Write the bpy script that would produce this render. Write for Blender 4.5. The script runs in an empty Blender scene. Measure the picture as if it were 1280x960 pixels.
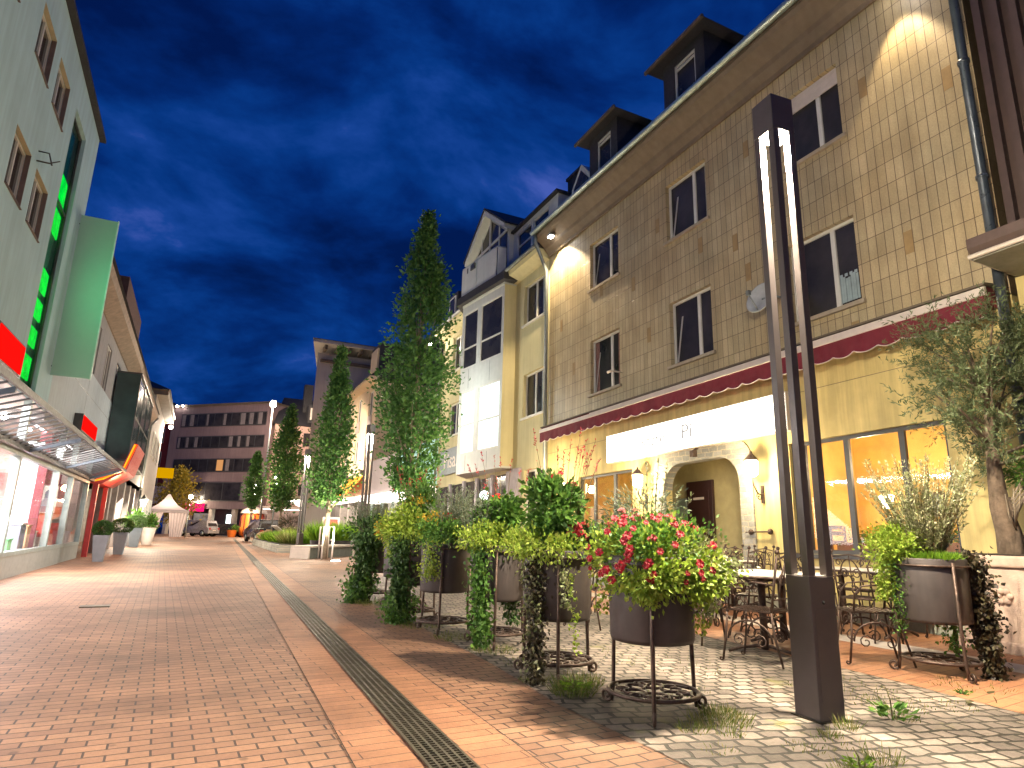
import bpy, math, random
import numpy as np
from mathutils import Vector, Matrix
random.seed(7); RNG = np.random.default_rng(11)
SC = bpy.context.scene
COL = SC.collection
PI = math.pi

# ------------------------------------------------------------------ objects
def tag(o, label=None, cat=None, group=None, kind=None):
    if label: o['label'] = label
    if cat: o['category'] = cat
    if group: o['group'] = group
    if kind: o['kind'] = kind
    return o
def thing(name, label, cat, loc=(0, 0, 0), group=None, rz=0.0):
    o = bpy.data.objects.new(name, None); COL.objects.link(o)
    o.location = loc; o.rotation_euler = (0, 0, rz); o.empty_display_size = .2
    return tag(o, label, cat, group)
def copy_tree(o, parent=None):
    c = o.copy(); COL.objects.link(c)
    if parent is not None: c.parent = parent
    for ch in list(o.children): copy_tree(ch, c)
    return c
def wloc(o):
    v = Vector((0, 0, 0))
    while o is not None:
        v = v + Vector(o.location); o = o.parent
    return v
SHEAR = [0.0]
def shear(on): SHEAR[0] = -.022 if on else 0.0

def link_mesh(name, me, mats, parent=None, smooth=False):
    o = bpy.data.objects.new(name, me); COL.objects.link(o)
    for m in (mats if isinstance(mats, (list, tuple)) else [mats]): me.materials.append(m)
    if parent is not None: o.parent = parent
    if smooth:
        me.polygons.foreach_set('use_smooth', [True] * len(me.polygons)); me.update()
    return o

class Fr:
    """a wall frame: u along the wall, w up, n outwards"""
    def __init__(s, O, U, N): s.O = Vector(O); s.U = Vector(U).normalized(); s.N = Vector(N).normalized()
    def p(s, u, w, n=0.): return s.O + s.U * u + s.N * n + Vector((0, 0, w))
WORLD = Fr((0, 0, 0), (1, 0, 0), (0, 1, 0))

class MB:
    def __init__(s): s.v = []; s.f = []; s.m = []; s.sm = []
    def add(s, vs, fs, mi=0, sm=False):
        b = len(s.v); s.v.extend([tuple(x) for x in vs])
        for f in fs: s.f.append(tuple(i + b for i in f)); s.m.append(mi); s.sm.append(sm)
        return s
    def boxf(s, fr, u0, u1, w0, w1, n0, n1, mi=0):
        P = [fr.p(u, w, n) for w in (w0, w1) for (u, n) in ((u0, n0), (u1, n0), (u1, n1), (u0, n1))]
        return s.add(P, [(3, 2, 1, 0), (4, 5, 6, 7), (0, 1, 5, 4), (1, 2, 6, 5), (2, 3, 7, 6), (3, 0, 4, 7)], mi)
    def box(s, x0, x1, y0, y1, z0, z1, mi=0): return s.boxf(WORLD, x0, x1, z0, z1, y0, y1, mi)
    def obox(s, c, size, rz=0., mi=0, tilt=None):
        M = Matrix.Rotation(rz, 3, 'Z')
        if tilt is not None: M = M @ tilt
        hx, hy, hz = [k / 2 for k in size]; c = Vector(c)
        P = [c + M @ Vector((x, y, z)) for z in (-hz, hz) for (x, y) in ((-hx, -hy), (hx, -hy), (hx, hy), (-hx, hy))]
        return s.add(P, [(3, 2, 1, 0), (4, 5, 6, 7), (0, 1, 5, 4), (1, 2, 6, 5), (2, 3, 7, 6), (3, 0, 4, 7)], mi)
    def quad(s, a, b, c, d, mi=0): return s.add([a, b, c, d], [(0, 1, 2, 3)], mi)
    def tube(s, pts, r, n=6, mi=0, closed=False, caps=True, sm=True):
        pts = [Vector(p) for p in pts]; k = len(pts)
        rs = list(r) if isinstance(r, (list, tuple)) else [r] * k
        V = []; up = Vector((0, 0, 1)); prev = None
        for i, p in enumerate(pts):
            if closed: t = pts[(i + 1) % k] - pts[i - 1]
            else: t = pts[min(i + 1, k - 1)] - pts[max(i - 1, 0)]
            t = t.normalized() if t.length > 1e-9 else up
            if prev is None:
                a = t.cross(up)
                if a.length < 1e-3: a = t.cross(Vector((1, 0, 0)))
            else:
                a = prev - t * prev.dot(t)
                if a.length < 1e-6: a = t.cross(up)
            a.normalize(); b = t.cross(a); prev = a
            for j in range(n):
                th = 2 * PI * j / n
                V.append(p + (a * math.cos(th) + b * math.sin(th)) * rs[i])
        F = []
        for i in range(k if closed else k - 1):
            i2 = (i + 1) % k
            for j in range(n):
                F.append((i * n + j, i * n + (j + 1) % n, i2 * n + (j + 1) % n, i2 * n + j))
        if caps and not closed:
            F.append(tuple(reversed(range(n)))); F.append(tuple(range((k - 1) * n, k * n)))
        return s.add(V, F, mi, sm)
    def lathe(s, prof, c=(0, 0, 0), n=24, mi=0, sm=True, cap0=True, cap1=True):
        V = []; F = []
        for (r, z) in prof:
            for j in range(n):
                th = 2 * PI * j / n; V.append((c[0] + r * math.cos(th), c[1] + r * math.sin(th), c[2] + z))
        for i in range(len(prof) - 1):
            for j in range(n):
                F.append((i * n + j, i * n + (j + 1) % n, (i + 1) * n + (j + 1) % n, (i + 1) * n + j))
        s.add(V, F, mi, sm); b = len(V)
        if cap0: s.add(V[:n], [tuple(reversed(range(n)))], mi)
        if cap1: s.add(V[-n:], [tuple(range(n))], mi)
        return s
    def prism(s, fr, poly, u0, u1, mi=0):
        """poly of (n,w) pairs run along u"""
        k = len(poly); V = [fr.p(u0, w, n) for n, w in poly] + [fr.p(u1, w, n) for n, w in poly]
        F = [(i, (i + 1) % k, k + (i + 1) % k, k + i) for i in range(k)] + [tuple(reversed(range(k))), tuple(range(k, 2 * k))]
        return s.add(V, F, mi)
    def slab(s, poly, z0, z1, mi=0):
        k = len(poly); V = [(x, y, z0) for x, y in poly] + [(x, y, z1) for x, y in poly]
        F = [(i, (i + 1) % k, k + (i + 1) % k, k + i) for i in range(k)] + [tuple(reversed(range(k))), tuple(range(k, 2 * k))]
        return s.add(V, F, mi)
    def panel(s, fr, poly, n0, n1, mi=0):
        """poly of (u,w) pairs given a thickness n0..n1"""
        k = len(poly); V = [fr.p(u, w, n0) for u, w in poly] + [fr.p(u, w, n1) for u, w in poly]
        F = [(i, (i + 1) % k, k + (i + 1) % k, k + i) for i in range(k)] + [tuple(reversed(range(k))), tuple(range(k, 2 * k))]
        return s.add(V, F, mi)
    def ball(s, c, r, n=8, mi=0):
        m = n // 2 + 1
        prof = [(max(1e-4, r * math.sin(PI * i / m)), -r * math.cos(PI * i / m)) for i in range(m + 1)]
        return s.lathe(prof, c, n, mi, True, False, False)
    def wall(s, fr, u0, u1, w0, w1, holes, depth=.22, thick=.3, mi=0, rmi=None):
        rmi = mi if rmi is None else rmi
        us = sorted({u0, u1, *[h[0] for h in holes], *[h[1] for h in holes]}); ws = sorted({w0, w1, *[h[2] for h in holes], *[h[3] for h in holes]})
        us = [u for u in us if u0 <= u <= u1]; ws = [w for w in ws if w0 <= w <= w1]
        for i in range(len(us) - 1):
            for j in range(len(ws) - 1):
                cu = (us[i] + us[i + 1]) / 2; cw = (ws[j] + ws[j + 1]) / 2
                if any(h[0] < cu < h[1] and h[2] < cw < h[3] for h in holes): continue
                s.quad(fr.p(us[i], ws[j]), fr.p(us[i + 1], ws[j]), fr.p(us[i + 1], ws[j + 1]), fr.p(us[i], ws[j + 1]), mi)
        for (a, b, c, d) in [h[:4] for h in holes]:
            for q in (((a, c), (b, c)), ((b, c), (b, d)), ((b, d), (a, d)), ((a, d), (a, c))):
                s.quad(fr.p(*q[0]), fr.p(*q[1]), fr.p(*q[1], -depth), fr.p(*q[0], -depth), rmi)
        for q in (((u0, w0), (u1, w0)), ((u1, w0), (u1, w1)), ((u1, w1), (u0, w1)), ((u0, w1), (u0, w0))):
            s.quad(fr.p(*q[0]), fr.p(*q[1]), fr.p(*q[1], -thick), fr.p(*q[0], -thick), mi)
        return s
    def build(s, name, mats, parent=None, bevel=0.0, seg=2):
        me = bpy.data.meshes.new(name)
        v = np.array(s.v, dtype=float).reshape(-1, 3)
        if SHEAR[0]: v[:, 2] += SHEAR[0] * (v[:, 1] - 10.)
        if parent is not None: v = v - np.array(wloc(parent))
        me.from_pydata(v.tolist(), [], s.f)
        me.polygons.foreach_set('material_index', s.m); me.polygons.foreach_set('use_smooth', s.sm)
        me.update()
        o = link_mesh(name, me, mats, parent)
        if bevel:
            b = o.modifiers.new('edge', 'BEVEL'); b.width = bevel; b.segments = seg; b.limit_method = 'ANGLE'; b.angle_limit = .8
        return o
def solo(name, mb, mats, label, cat, group=None, kind=None, bevel=0.):
    return tag(mb.build(name, mats, None, bevel), label, cat, group, kind)
def structure(name, mb, mats): return tag(mb.build(name, mats), kind='structure')

# ------------------------------------------------------------------ materials
def newmat(name):
    m = bpy.data.materials.new(name); m.use_nodes = True
    nt = m.node_tree; nt.nodes.clear(); return m, nt
def N(nt, t, **kw):
    n = nt.nodes.new('ShaderNode' + t)
    for k, v in kw.items():
        if k in n.inputs: n.inputs[k].default_value = v
        else: setattr(n, k, v)
    return n
def L(nt, a, b): nt.links.new(a, b)
def rgba(c, k=1.): return (min(1, c[0] * k), min(1, c[1] * k), min(1, c[2] * k), 1.)
def mapped(nt, scale=(1, 1, 1), rot=(0, 0, 0)):
    g = N(nt, 'NewGeometry'); mp = N(nt, 'Mapping'); mp.inputs['Scale'].default_value = scale; mp.inputs['Rotation'].default_value = rot
    L(nt, g.outputs['Position'], mp.inputs['Vector']); return mp.outputs['Vector']
def noise(nt, vec, scale, detail=4., rough=.6):
    n = N(nt, 'TexNoise', Scale=scale, Detail=detail, Roughness=rough); L(nt, vec, n.inputs['Vector']); return n.outputs['Fac']
def ramp(nt, fac, stops):
    r = N(nt, 'ValToRGB'); e = r.color_ramp.elements
    while len(e) > 1: e.remove(e[-1])
    e[0].position = stops[0][0]; e[0].color = stops[0][1]
    for p, c in stops[1:]:
        x = e.new(p); x.color = c
    L(nt, fac, r.inputs['Fac']); return r.outputs['Color']
def finish(nt, bsdf_out):
    o = N(nt, 'OutputMaterial'); L(nt, bsdf_out, o.inputs['Surface'])
def mat(name, col, rough=.6, metal=0., var=.18, scale=5., bump=0., bscale=60., spec=.5, streak=0., coat=0.):
    m, nt = newmat(name); b = N(nt, 'BsdfPrincipled')
    b.inputs['Metallic'].default_value = metal; b.inputs['Specular IOR Level'].default_value = spec; b.inputs['Coat Weight'].default_value = coat
    vec = mapped(nt)
    f = noise(nt, vec, scale, 5.)
    c = ramp(nt, f, [(.3, rgba(col, 1 - var)), (.7, rgba(col, 1 + var))])
    if streak:
        v2 = mapped(nt, (3.5, 3.5, .22)); f2 = noise(nt, v2, 2.2, 5.)
        k = ramp(nt, f2, [(.38, (1 - streak,) * 3 + (1,)), (.62, (1, 1, 1, 1))])
        mx = N(nt, 'Mix', data_type='RGBA', blend_type='MULTIPLY'); mx.inputs['Factor'].default_value = 1.
        L(nt, c, mx.inputs['A']); L(nt, k, mx.inputs['B']); c = mx.outputs['Result']
    L(nt, c, b.inputs['Base Color'])
    r = ramp(nt, noise(nt, vec, scale * 3, 3.), [(.3, (max(.02, rough - .1),) * 3 + (1,)), (.7, (min(1, rough + .1),) * 3 + (1,))])
    L(nt, r, b.inputs['Roughness'])
    if bump:
        bp = N(nt, 'Bump', Strength=bump, Distance=.01); L(nt, noise(nt, vec, bscale, 4.), bp.inputs['Height']); L(nt, bp.outputs['Normal'], b.inputs['Normal'])
    finish(nt, b.outputs['BSDF']); return m
def emit(name, col, strength, var=0., scale=3.):
    m, nt = newmat(name); e = N(nt, 'Emission', Strength=strength); e.inputs['Color'].default_value = rgba(col)
    if var:
        c = ramp(nt, noise(nt, mapped(nt), scale, 3.), [(.3, rgba(col, 1 - var)), (.7, rgba(col, 1))]); L(nt, c, e.inputs['Color'])
    finish(nt, e.outputs['Emission']); return m
def clear_glass(name, tint=(1, 1, 1), refl=.35):
    m, nt = newmat(name); t = N(nt, 'BsdfTransparent'); t.inputs['Color'].default_value = rgba(tint)
    g = N(nt, 'BsdfGlossy', Roughness=.02); fr = N(nt, 'Fresnel', IOR=1.45); mx = N(nt, 'MixShader')
    ml = N(nt, 'Math', operation='MULTIPLY'); ml.inputs[1].default_value = refl; L(nt, fr.outputs['Fac'], ml.inputs[0])
    L(nt, ml.outputs[0], mx.inputs['Fac']); L(nt, t.outputs[0], mx.inputs[1]); L(nt, g.outputs[0], mx.inputs[2]); finish(nt, mx.outputs[0]); return m
def bricks(name, c1, c2, mortar, w, h, ms, offset=.5, rot=0., axes='xy', bump=.5, warp=0., dirt=.25, sh=0., rough=.7, squash=1., patch=None, bsize=.006, streak=0., spots=False):
    m, nt = newmat(name); b = N(nt, 'BsdfPrincipled'); g = N(nt, 'NewGeometry'); sx = N(nt, 'SeparateXYZ'); L(nt, g.outputs['Position'], sx.inputs[0])
    cx = N(nt, 'CombineXYZ'); L(nt, sx.outputs[axes[0].upper()], cx.inputs[0])
    if sh:
        a = N(nt, 'Math', operation='MULTIPLY_ADD'); a.inputs[1].default_value = sh; L(nt, sx.outputs['Y'], a.inputs[0]); L(nt, sx.outputs[axes[1].upper()], a.inputs[2]); L(nt, a.outputs[0], cx.inputs[1])
    else: L(nt, sx.outputs[axes[1].upper()], cx.inputs[1])
    mp = N(nt, 'Mapping'); mp.inputs['Rotation'].default_value = (0, 0, rot); L(nt, cx.outputs[0], mp.inputs['Vector']); vec = mp.outputs[0]
    if warp:
        nz = N(nt, 'TexNoise', Scale=5., Detail=2.); L(nt, g.outputs['Position'], nz.inputs['Vector'])
        sb = N(nt, 'VectorMath', operation='SUBTRACT'); sb.inputs[1].default_value = (.5, .5, .5); L(nt, nz.outputs['Color'], sb.inputs[0])
        sl = N(nt, 'VectorMath', operation='SCALE'); sl.inputs['Scale'].default_value = warp; L(nt, sb.outputs[0], sl.inputs[0])
        ad = N(nt, 'VectorMath', operation='ADD'); L(nt, vec, ad.inputs[0]); L(nt, sl.outputs[0], ad.inputs[1]); vec = ad.outputs[0]
    t = N(nt, 'TexBrick', Scale=1.); t.offset = offset; t.squash = 1.
    t.inputs['Brick Width'].default_value = w; t.inputs['Row Height'].default_value = h; t.inputs['Mortar Size'].default_value = ms; t.inputs['Mortar Smooth'].default_value = .2; t.inputs['Bias'].default_value = 0.
    t.inputs['Color1'].default_value = rgba(c1); t.inputs['Color2'].default_value = rgba(c2); t.inputs['Mortar'].default_value = rgba(mortar)
    L(nt, vec, t.inputs['Vector'])
    col = t.outputs['Color']
    f = noise(nt, g.outputs['Position'], .9, 6., .65)
    k = ramp(nt, f, [(.35, (1 - dirt,) * 3 + (1,)), (.65, (1 + dirt * .3,) * 3 + (1,))])
    mx = N(nt, 'Mix', data_type='RGBA', blend_type='MULTIPLY'); mx.inputs['Factor'].default_value = 1.; L(nt, col, mx.inputs['A']); L(nt, k, mx.inputs['B'])
    f3 = noise(nt, g.outputs['Position'], 40., 4., .7); k3 = ramp(nt, f3, [(.3, (.8, .8, .8, 1)), (.7, (1.1, 1.1, 1.1, 1))])
    m3 = N(nt, 'Mix', data_type='RGBA', blend_type='MULTIPLY'); m3.inputs['Factor'].default_value = 1.; L(nt, mx.outputs['Result'], m3.inputs['A']); L(nt, k3, m3.inputs['B'])
    out = m3.outputs['Result']
    if patch is not None:   # moss and dried grass caught between the stones
        pf = noise(nt, g.outputs['Position'], 1.7, 6., .7); pk = ramp(nt, pf, [(patch[1], (0, 0, 0, 1)), (patch[1] + .1, (1, 1, 1, 1))])
        m4 = N(nt, 'Mix', data_type='RGBA'); L(nt, pk, m4.inputs['Factor']); L(nt, out, m4.inputs['A']); m4.inputs['B'].default_value = rgba(patch[0]); out = m4.outputs['Result']
    if spots:               # gum, drips and oil
        vo = N(nt, 'TexVoronoi', Scale=3.1); vo.inputs['Randomness'].default_value = 1.; L(nt, g.outputs['Position'], vo.inputs['Vector'])
        k7 = ramp(nt, vo.outputs['Distance'], [(.05, (.55, .55, .55, 1)), (.085, (1, 1, 1, 1))]); k8 = ramp(nt, noise(nt, g.outputs['Position'], .45, 5., .7), [(.36, (.7, .68, .66, 1)), (.52, (1, 1, 1, 1)), (.7, (1.08, 1.06, 1.03, 1))])
        for kk in (k7, k8):
            m6 = N(nt, 'Mix', data_type='RGBA', blend_type='MULTIPLY'); m6.inputs['Factor'].default_value = 1.; L(nt, out, m6.inputs['A']); L(nt, kk, m6.inputs['B']); out = m6.outputs['Result']
    if streak:              # rain streaks and old discoloured zones
        v2 = mapped(nt, (1.6, 1.6, .16)); k5 = ramp(nt, noise(nt, v2, 2.4, 6., .65), [(.36, (1 - streak, 1 - streak * 1.05, 1 - streak * 1.1, 1)), (.6, (1, 1, 1, 1))])
        k6 = ramp(nt, noise(nt, g.outputs['Position'], .35, 3.), [(.38, (1.03, .95, .86, 1)), (.6, (1, 1, 1, 1))])
        for kk in (k5, k6):
            m5 = N(nt, 'Mix', data_type='RGBA', blend_type='MULTIPLY'); m5.inputs['Factor'].default_value = 1.; L(nt, out, m5.inputs['A']); L(nt, kk, m5.inputs['B']); out = m5.outputs['Result']
    L(nt, out, b.inputs['Base Color'])
    b.inputs['Roughness'].default_value = rough
    bp = N(nt, 'Bump', Strength=bump, Distance=bsize, invert=True); 
    ma = N(nt, 'Math', operation='MULTIPLY_ADD'); ma.inputs[1].default_value = -.25; L(nt, f3, ma.inputs[0]); L(nt, t.outputs['Fac'], ma.inputs[2])
    L(nt, ma.outputs[0], bp.inputs['Height']); L(nt, bp.outputs['Normal'], b.inputs['Normal'])
    finish(nt, b.outputs['BSDF']); return m
def leafmat(name, cols, trans=.35, rough=.55):
    m, nt = newmat(name); g = N(nt, 'NewGeometry')
    n = len(cols); c = ramp(nt, g.outputs['Random Per Island'], [((i + .5) / n, rgba(cc)) for i, cc in enumerate(cols)])
    b = N(nt, 'BsdfPrincipled', Roughness=rough); b.inputs['Specular IOR Level'].default_value = .35; L(nt, c, b.inputs['Base Color'])
    t = N(nt, 'BsdfTranslucent'); L(nt, c, t.inputs['Color']); mx = N(nt, 'MixShader', Fac=trans); mx.inputs['Fac'].default_value = trans
    L(nt, b.outputs[0], mx.inputs[1]); L(nt, t.outputs[0], mx.inputs[2]); finish(nt, mx.outputs[0]); return m

# ------------------------------------------------------------------ leaves
def leaf_obj(name, P, D, ln, wd, m, parent=None, fold=.25):
    """one diamond leaf per point; D is the way the leaf points"""
    P = np.asarray(P, float); n = len(P); D = np.asarray(D, float); D = D / (np.linalg.norm(D, axis=1, keepdims=True) + 1e-9)
    ln = np.broadcast_to(np.asarray(ln, float), (n,)) * RNG.uniform(.7, 1.3, n); wd = np.broadcast_to(np.asarray(wd, float), (n,)) * RNG.uniform(.7, 1.3, n)
    A = RNG.normal(size=(n, 3)); S = np.cross(D, A); S /= (np.linalg.norm(S, axis=1, keepdims=True) + 1e-9); Nn = np.cross(S, D)
    mid = P + D * ln[:, None] * .45 + Nn * (wd * fold)[:, None]
    V = np.empty((n, 4, 3)); V[:, 0] = P; V[:, 1] = mid + S * wd[:, None] * .5; V[:, 2] = P + D * ln[:, None]; V[:, 3] = mid - S * wd[:, None] * .5
    V = V.reshape(-1, 3)
    if parent is not None: V = V - np.array(wloc(parent))
    me = bpy.data.meshes.new(name); me.vertices.add(4 * n); me.vertices.foreach_set('co', V.ravel())
    me.loops.add(4 * n); me.loops.foreach_set('vertex_index', np.arange(4 * n)); me.polygons.add(n)
    me.polygons.foreach_set('loop_start', np.arange(n) * 4); me.polygons.foreach_set('loop_total', np.full(n, 4)); me.update(); me.validate()
    return link_mesh(name, me, m, parent)
def unit(n):
    v = RNG.normal(size=(n, 3)); return v / np.linalg.norm(v, axis=1, keepdims=True)
def mound(c, rad, n, clumps=14, spread=.35, zmin=None, outward=.8):
    """clumped leaf points on and in an ellipsoid"""
    c = np.array(c); rad = np.array(rad); d = unit(clumps); cc = d * rad * RNG.uniform(.55, 1., (clumps, 1))
    k = RNG.integers(0, clumps, n); P = cc[k] + RNG.normal(size=(n, 3)) * rad * spread
    if zmin is not None: P[:, 2] = np.where(P[:, 2] + c[2] < zmin, zmin - c[2] + np.abs(RNG.normal(size=n)) * .04, P[:, 2])
    D = P / rad / rad * outward + unit(n) * .8 / rad.mean() * .8
    return P + c, D
def strand(a, b, n, width, sag=.0):
    """leaf points hanging in a curtain from a to b"""
    a = np.array(a, float); b = np.array(b, float); t = RNG.uniform(0, 1, n)[:, None]
    P = a + (b - a) * t; P[:, 2] += sag * (t[:, 0] * (1 - t[:, 0])) * 4
    w = width * (1 - .3 * t); P += RNG.normal(size=(n, 3)) * w * np.array([1, 1, .5])
    D = unit(n) + np.array([0, 0, -.8]); return P, D
def text_mesh(txt, size, extrude=.004):
    cu = bpy.data.curves.new('lettering', 'FONT'); cu.body = txt; cu.size = size; cu.extrude = extrude; cu.align_x = 'CENTER'; cu.align_y = 'CENTER'
    o = bpy.data.objects.new('lettering', cu); COL.objects.link(o)
    dg = bpy.context.evaluated_depsgraph_get(); dg.update()
    me = bpy.data.meshes.new_from_object(o.evaluated_get(dg)); bpy.data.objects.remove(o); return me
def text_on(name, txt, size, fr, u, w, n, m, parent, sx=1., flip=False, shear_=0.):
    me = text_mesh(txt, size); k = len(me.vertices); co = np.empty(k * 3); me.vertices.foreach_get('co', co); co = co.reshape(-1, 3)
    V = np.array([fr.p(u + (-1 if flip else 1) * x * sx, w + y, n + z) for x, y, z in co])
    if SHEAR[0]: V[:, 2] += SHEAR[0] * (V[:, 1] - 10.)
    if parent is not None: V = V - np.array(wloc(parent))
    me.vertices.foreach_set('co', V.ravel()); me.update(); me.materials.clear()
    return link_mesh(name, me, m, parent)
def spiral(c, e1, e2, r, turns=1.4, n=14, a0=0., shrink=.8):
    c = Vector(c); e1 = Vector(e1); e2 = Vector(e2); out = []
    for i in range(n):
        t = i / (n - 1); rr = r * (1 - shrink * t); a = a0 + turns * 2 * PI * t
        out.append(c + e1 * (rr * math.cos(a)) + e2 * (rr * math.sin(a)))
    return out
def arc(c, e1, e2, r1, r2, a0, a1, n=10):
    c = Vector(c); e1 = Vector(e1); e2 = Vector(e2)
    return [c + e1 * (r1 * math.cos(a0 + (a1 - a0) * i / (n - 1))) + e2 * (r2 * math.sin(a0 + (a1 - a0) * i / (n - 1))) for i in range(n)]
LK = 5.9
def light(name, kind, loc, energy, col=(1, .88, .7), size=.05, rot=None, spot=None, blend=.3):
    d = bpy.data.lights.new(name, kind); d.energy = energy * LK; d.color = col
    if kind in ('POINT', 'SPOT'): d.shadow_soft_size = size
    if kind == 'SPOT': d.spot_size = spot; d.spot_blend = blend
    o = bpy.data.objects.new(name, d); COL.objects.link(o); o.location = loc
    if rot is not None: o.rotation_euler = rot
    return o
def aim(o, target):
    o.rotation_euler = (Vector(target) - Vector(o.location)).to_track_quat('-Z', 'Y').to_euler()

# ------------------------------------------------------------------ camera
CAM_F, PITCH, ROLL, YAW, CAM_H = 790., math.radians(13.3), math.radians(1.46), math.radians(25.968), 1.08
d_ = Vector((math.sin(YAW) * math.cos(PITCH), math.cos(YAW) * math.cos(PITCH), math.sin(PITCH)))
r_ = Vector((math.cos(YAW), -math.sin(YAW), 0)); u_ = r_.cross(d_)
r2 = r_ * math.cos(ROLL) + u_ * math.sin(ROLL); u2 = u_ * math.cos(ROLL) - r_ * math.sin(ROLL)
cam = bpy.data.cameras.new('camera'); cam.sensor_width = 36.; cam.lens = 36. * CAM_F / 1280.; cam.clip_end = 2000.; cam.clip_start = .05
camo = bpy.data.objects.new('camera', cam); COL.objects.link(camo)
camo.matrix_world = Matrix(((r2.x, u2.x, -d_.x, 0), (r2.y, u2.y, -d_.y, 0), (r2.z, u2.z, -d_.z, CAM_H), (0, 0, 0, 1)))
SC.camera = camo
SC.view_settings.view_transform = 'Standard'; SC.view_settings.look = 'None'; SC.view_settings.exposure = 0.; SC.view_settings.gamma = 1.
SC.cycles.use_denoising = True; SC.cycles.max_bounces = 7; SC.cycles.transparent_max_bounces = 16; SC.cycles.caustics_reflective = False; SC.cycles.caustics_refractive = False
SC.cycles.sample_clamp_indirect = 4.; SC.cycles.sample_clamp_direct = 0.

# ------------------------------------------------------------------ sky: late dusk with torn cloud
W = bpy.data.worlds.new('World'); SC.world = W; W.use_nodes = True; nt = W.node_tree; nt.nodes.clear()
tc = N(nt, 'TexCoord'); sx = N(nt, 'SeparateXYZ'); L(nt, tc.outputs['Generated'], sx.inputs[0])
za = N(nt, 'Math', operation='MAXIMUM'); za.inputs[1].default_value = .0; L(nt, sx.outputs['Z'], za.inputs[0])
zb = N(nt, 'Math', operation='ADD'); zb.inputs[1].default_value = .5; L(nt, za.outputs[0], zb.inputs[0])
dx = N(nt, 'Math', operation='DIVIDE'); L(nt, sx.outputs['X'], dx.inputs[0]); L(nt, zb.outputs[0], dx.inputs[1])
dy = N(nt, 'Math', operation='DIVIDE'); L(nt, sx.outputs['Y'], dy.inputs[0]); L(nt, zb.outputs[0], dy.inputs[1])
cx = N(nt, 'CombineXYZ'); L(nt, dx.outputs[0], cx.inputs[0]); L(nt, dy.outputs[0], cx.inputs[1])
mp = N(nt, 'Mapping'); mp.inputs['Location'].default_value = (2.9, 1.7, 0); mp.inputs['Rotation'].default_value = (0, 0, .5); mp.inputs['Scale'].default_value = (1., 1.35, 1); L(nt, cx.outputs[0], mp.inputs['Vector'])
n1 = N(nt, 'TexNoise', Scale=2.9, Detail=8., Roughness=.58, Distortion=.25); L(nt, mp.outputs[0], n1.inputs['Vector'])
n2 = N(nt, 'TexNoise', Scale=1.0, Detail=3.); L(nt, mp.outputs[0], n2.inputs['Vector'])
mm = N(nt, 'Math', operation='MULTIPLY_ADD'); mm.inputs[1].default_value = .45; L(nt, n2.outputs['Fac'], mm.inputs[0])
m0 = N(nt, 'Math', operation='MULTIPLY'); m0.inputs[1].default_value = .72; L(nt, n1.outputs['Fac'], m0.inputs[0]); L(nt, m0.outputs[0], mm.inputs[2])
cl = ramp(nt, mm.outputs[0], [(.47, (.0003, .0062, .06, 1)), (.535, (.0008, .017, .128, 1)), (.59, (.002, .034, .205, 1)), (.64, (.008, .052, .28, 1)), (.7, (.06, .105, .43, 1))])
sk = N(nt, 'TexSky', sky_type='NISHITA', sun_disc=False); sk.sun_elevation = math.radians(-1.); sk.sun_rotation = math.radians(200)
tint = N(nt, 'Mix', data_type='RGBA', blend_type='MULTIPLY'); tint.inputs['Factor'].default_value = 1.; tint.inputs['B'].default_value = (.02, .25, 1, 1); L(nt, sk.outputs[0], tint.inputs['A'])
b1 = N(nt, 'Background', Strength=1.); L(nt, cl, b1.inputs['Color']); b2 = N(nt, 'Background', Strength=.05); L(nt, tint.outputs['Result'], b2.inputs['Color'])
ads = N(nt, 'AddShader'); L(nt, b1.outputs[0], ads.inputs[0]); L(nt, b2.outputs[0], ads.inputs[1])
wo = N(nt, 'OutputWorld'); L(nt, ads.outputs[0], wo.inputs['Surface'])

# ------------------------------------------------------------------ shared materials
BRK = math.radians(-2.1)
M = {}
M['asphalt'] = mat('asphalt', (.05, .048, .05), .85, bump=.4, bscale=90)
M['street'] = bricks('street clay pavers', (.315, .166, .093), (.225, .113, .066), (.045, .024, .016), .19, .094, .006, rot=BRK, dirt=.22, rough=.62, bump=.7, spots=True)
M['soldier'] = bricks('clay paver border course', (.35, .165, .083), (.29, .132, .068), (.09, .045, .028), .5, .1, .004, rot=BRK, dirt=.2, rough=.62, bump=.6, spots=True)
M['cobble'] = bricks('grey pink cobble', (.34, .275, .22), (.17, .135, .11), (.045, .038, .025), .14, .12, .0125, rot=math.radians(14), warp=.1, dirt=.35, bump=1., bsize=.016, patch=((.2, .19, .06), .6), spots=True)
M['tile_strip'] = bricks('terrace clay tile', (.4, .18, .085), (.33, .145, .07), (.12, .055, .035), .4, .11, .004, rot=math.radians(-8), dirt=.2, rough=.6)
M['pale_stone'] = mat('pale stone', (.5, .44, .38), .7, var=.15, bump=.3)
M['iron_grate'] = mat('cast iron', (.1, .085, .06), .5, .6, bump=.2)
M['dark_void'] = mat('drain void', (.012, .01, .008), .9)
M['zinc'] = mat('zinc', (.42, .5, .46), .4, .7, bump=.05)
M['darkpipe'] = mat('dark grey pipe', (.05, .065, .085), .35, .3)
M['greypipe'] = mat('grey pipe', (.19, .21, .21), .4, .4)
M['slate'] = mat('dark roof slate', (.028, .026, .028), .7, bump=.4, bscale=25)
M['white_frame'] = mat('white window frame', (.62, .6, .55), .45, var=.08)
M['dark_frame'] = mat('dark window frame', (.045, .045, .045), .4, var=.1)
M['night_glass'] = mat('dark window glass', (.03, .027, .027), .09, var=.5, scale=1.2, spec=.35)
M['clear'] = clear_glass('shop glass')
M['sill'] = mat('stone sill', (.34, .28, .2), .6, bump=.2)
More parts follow.
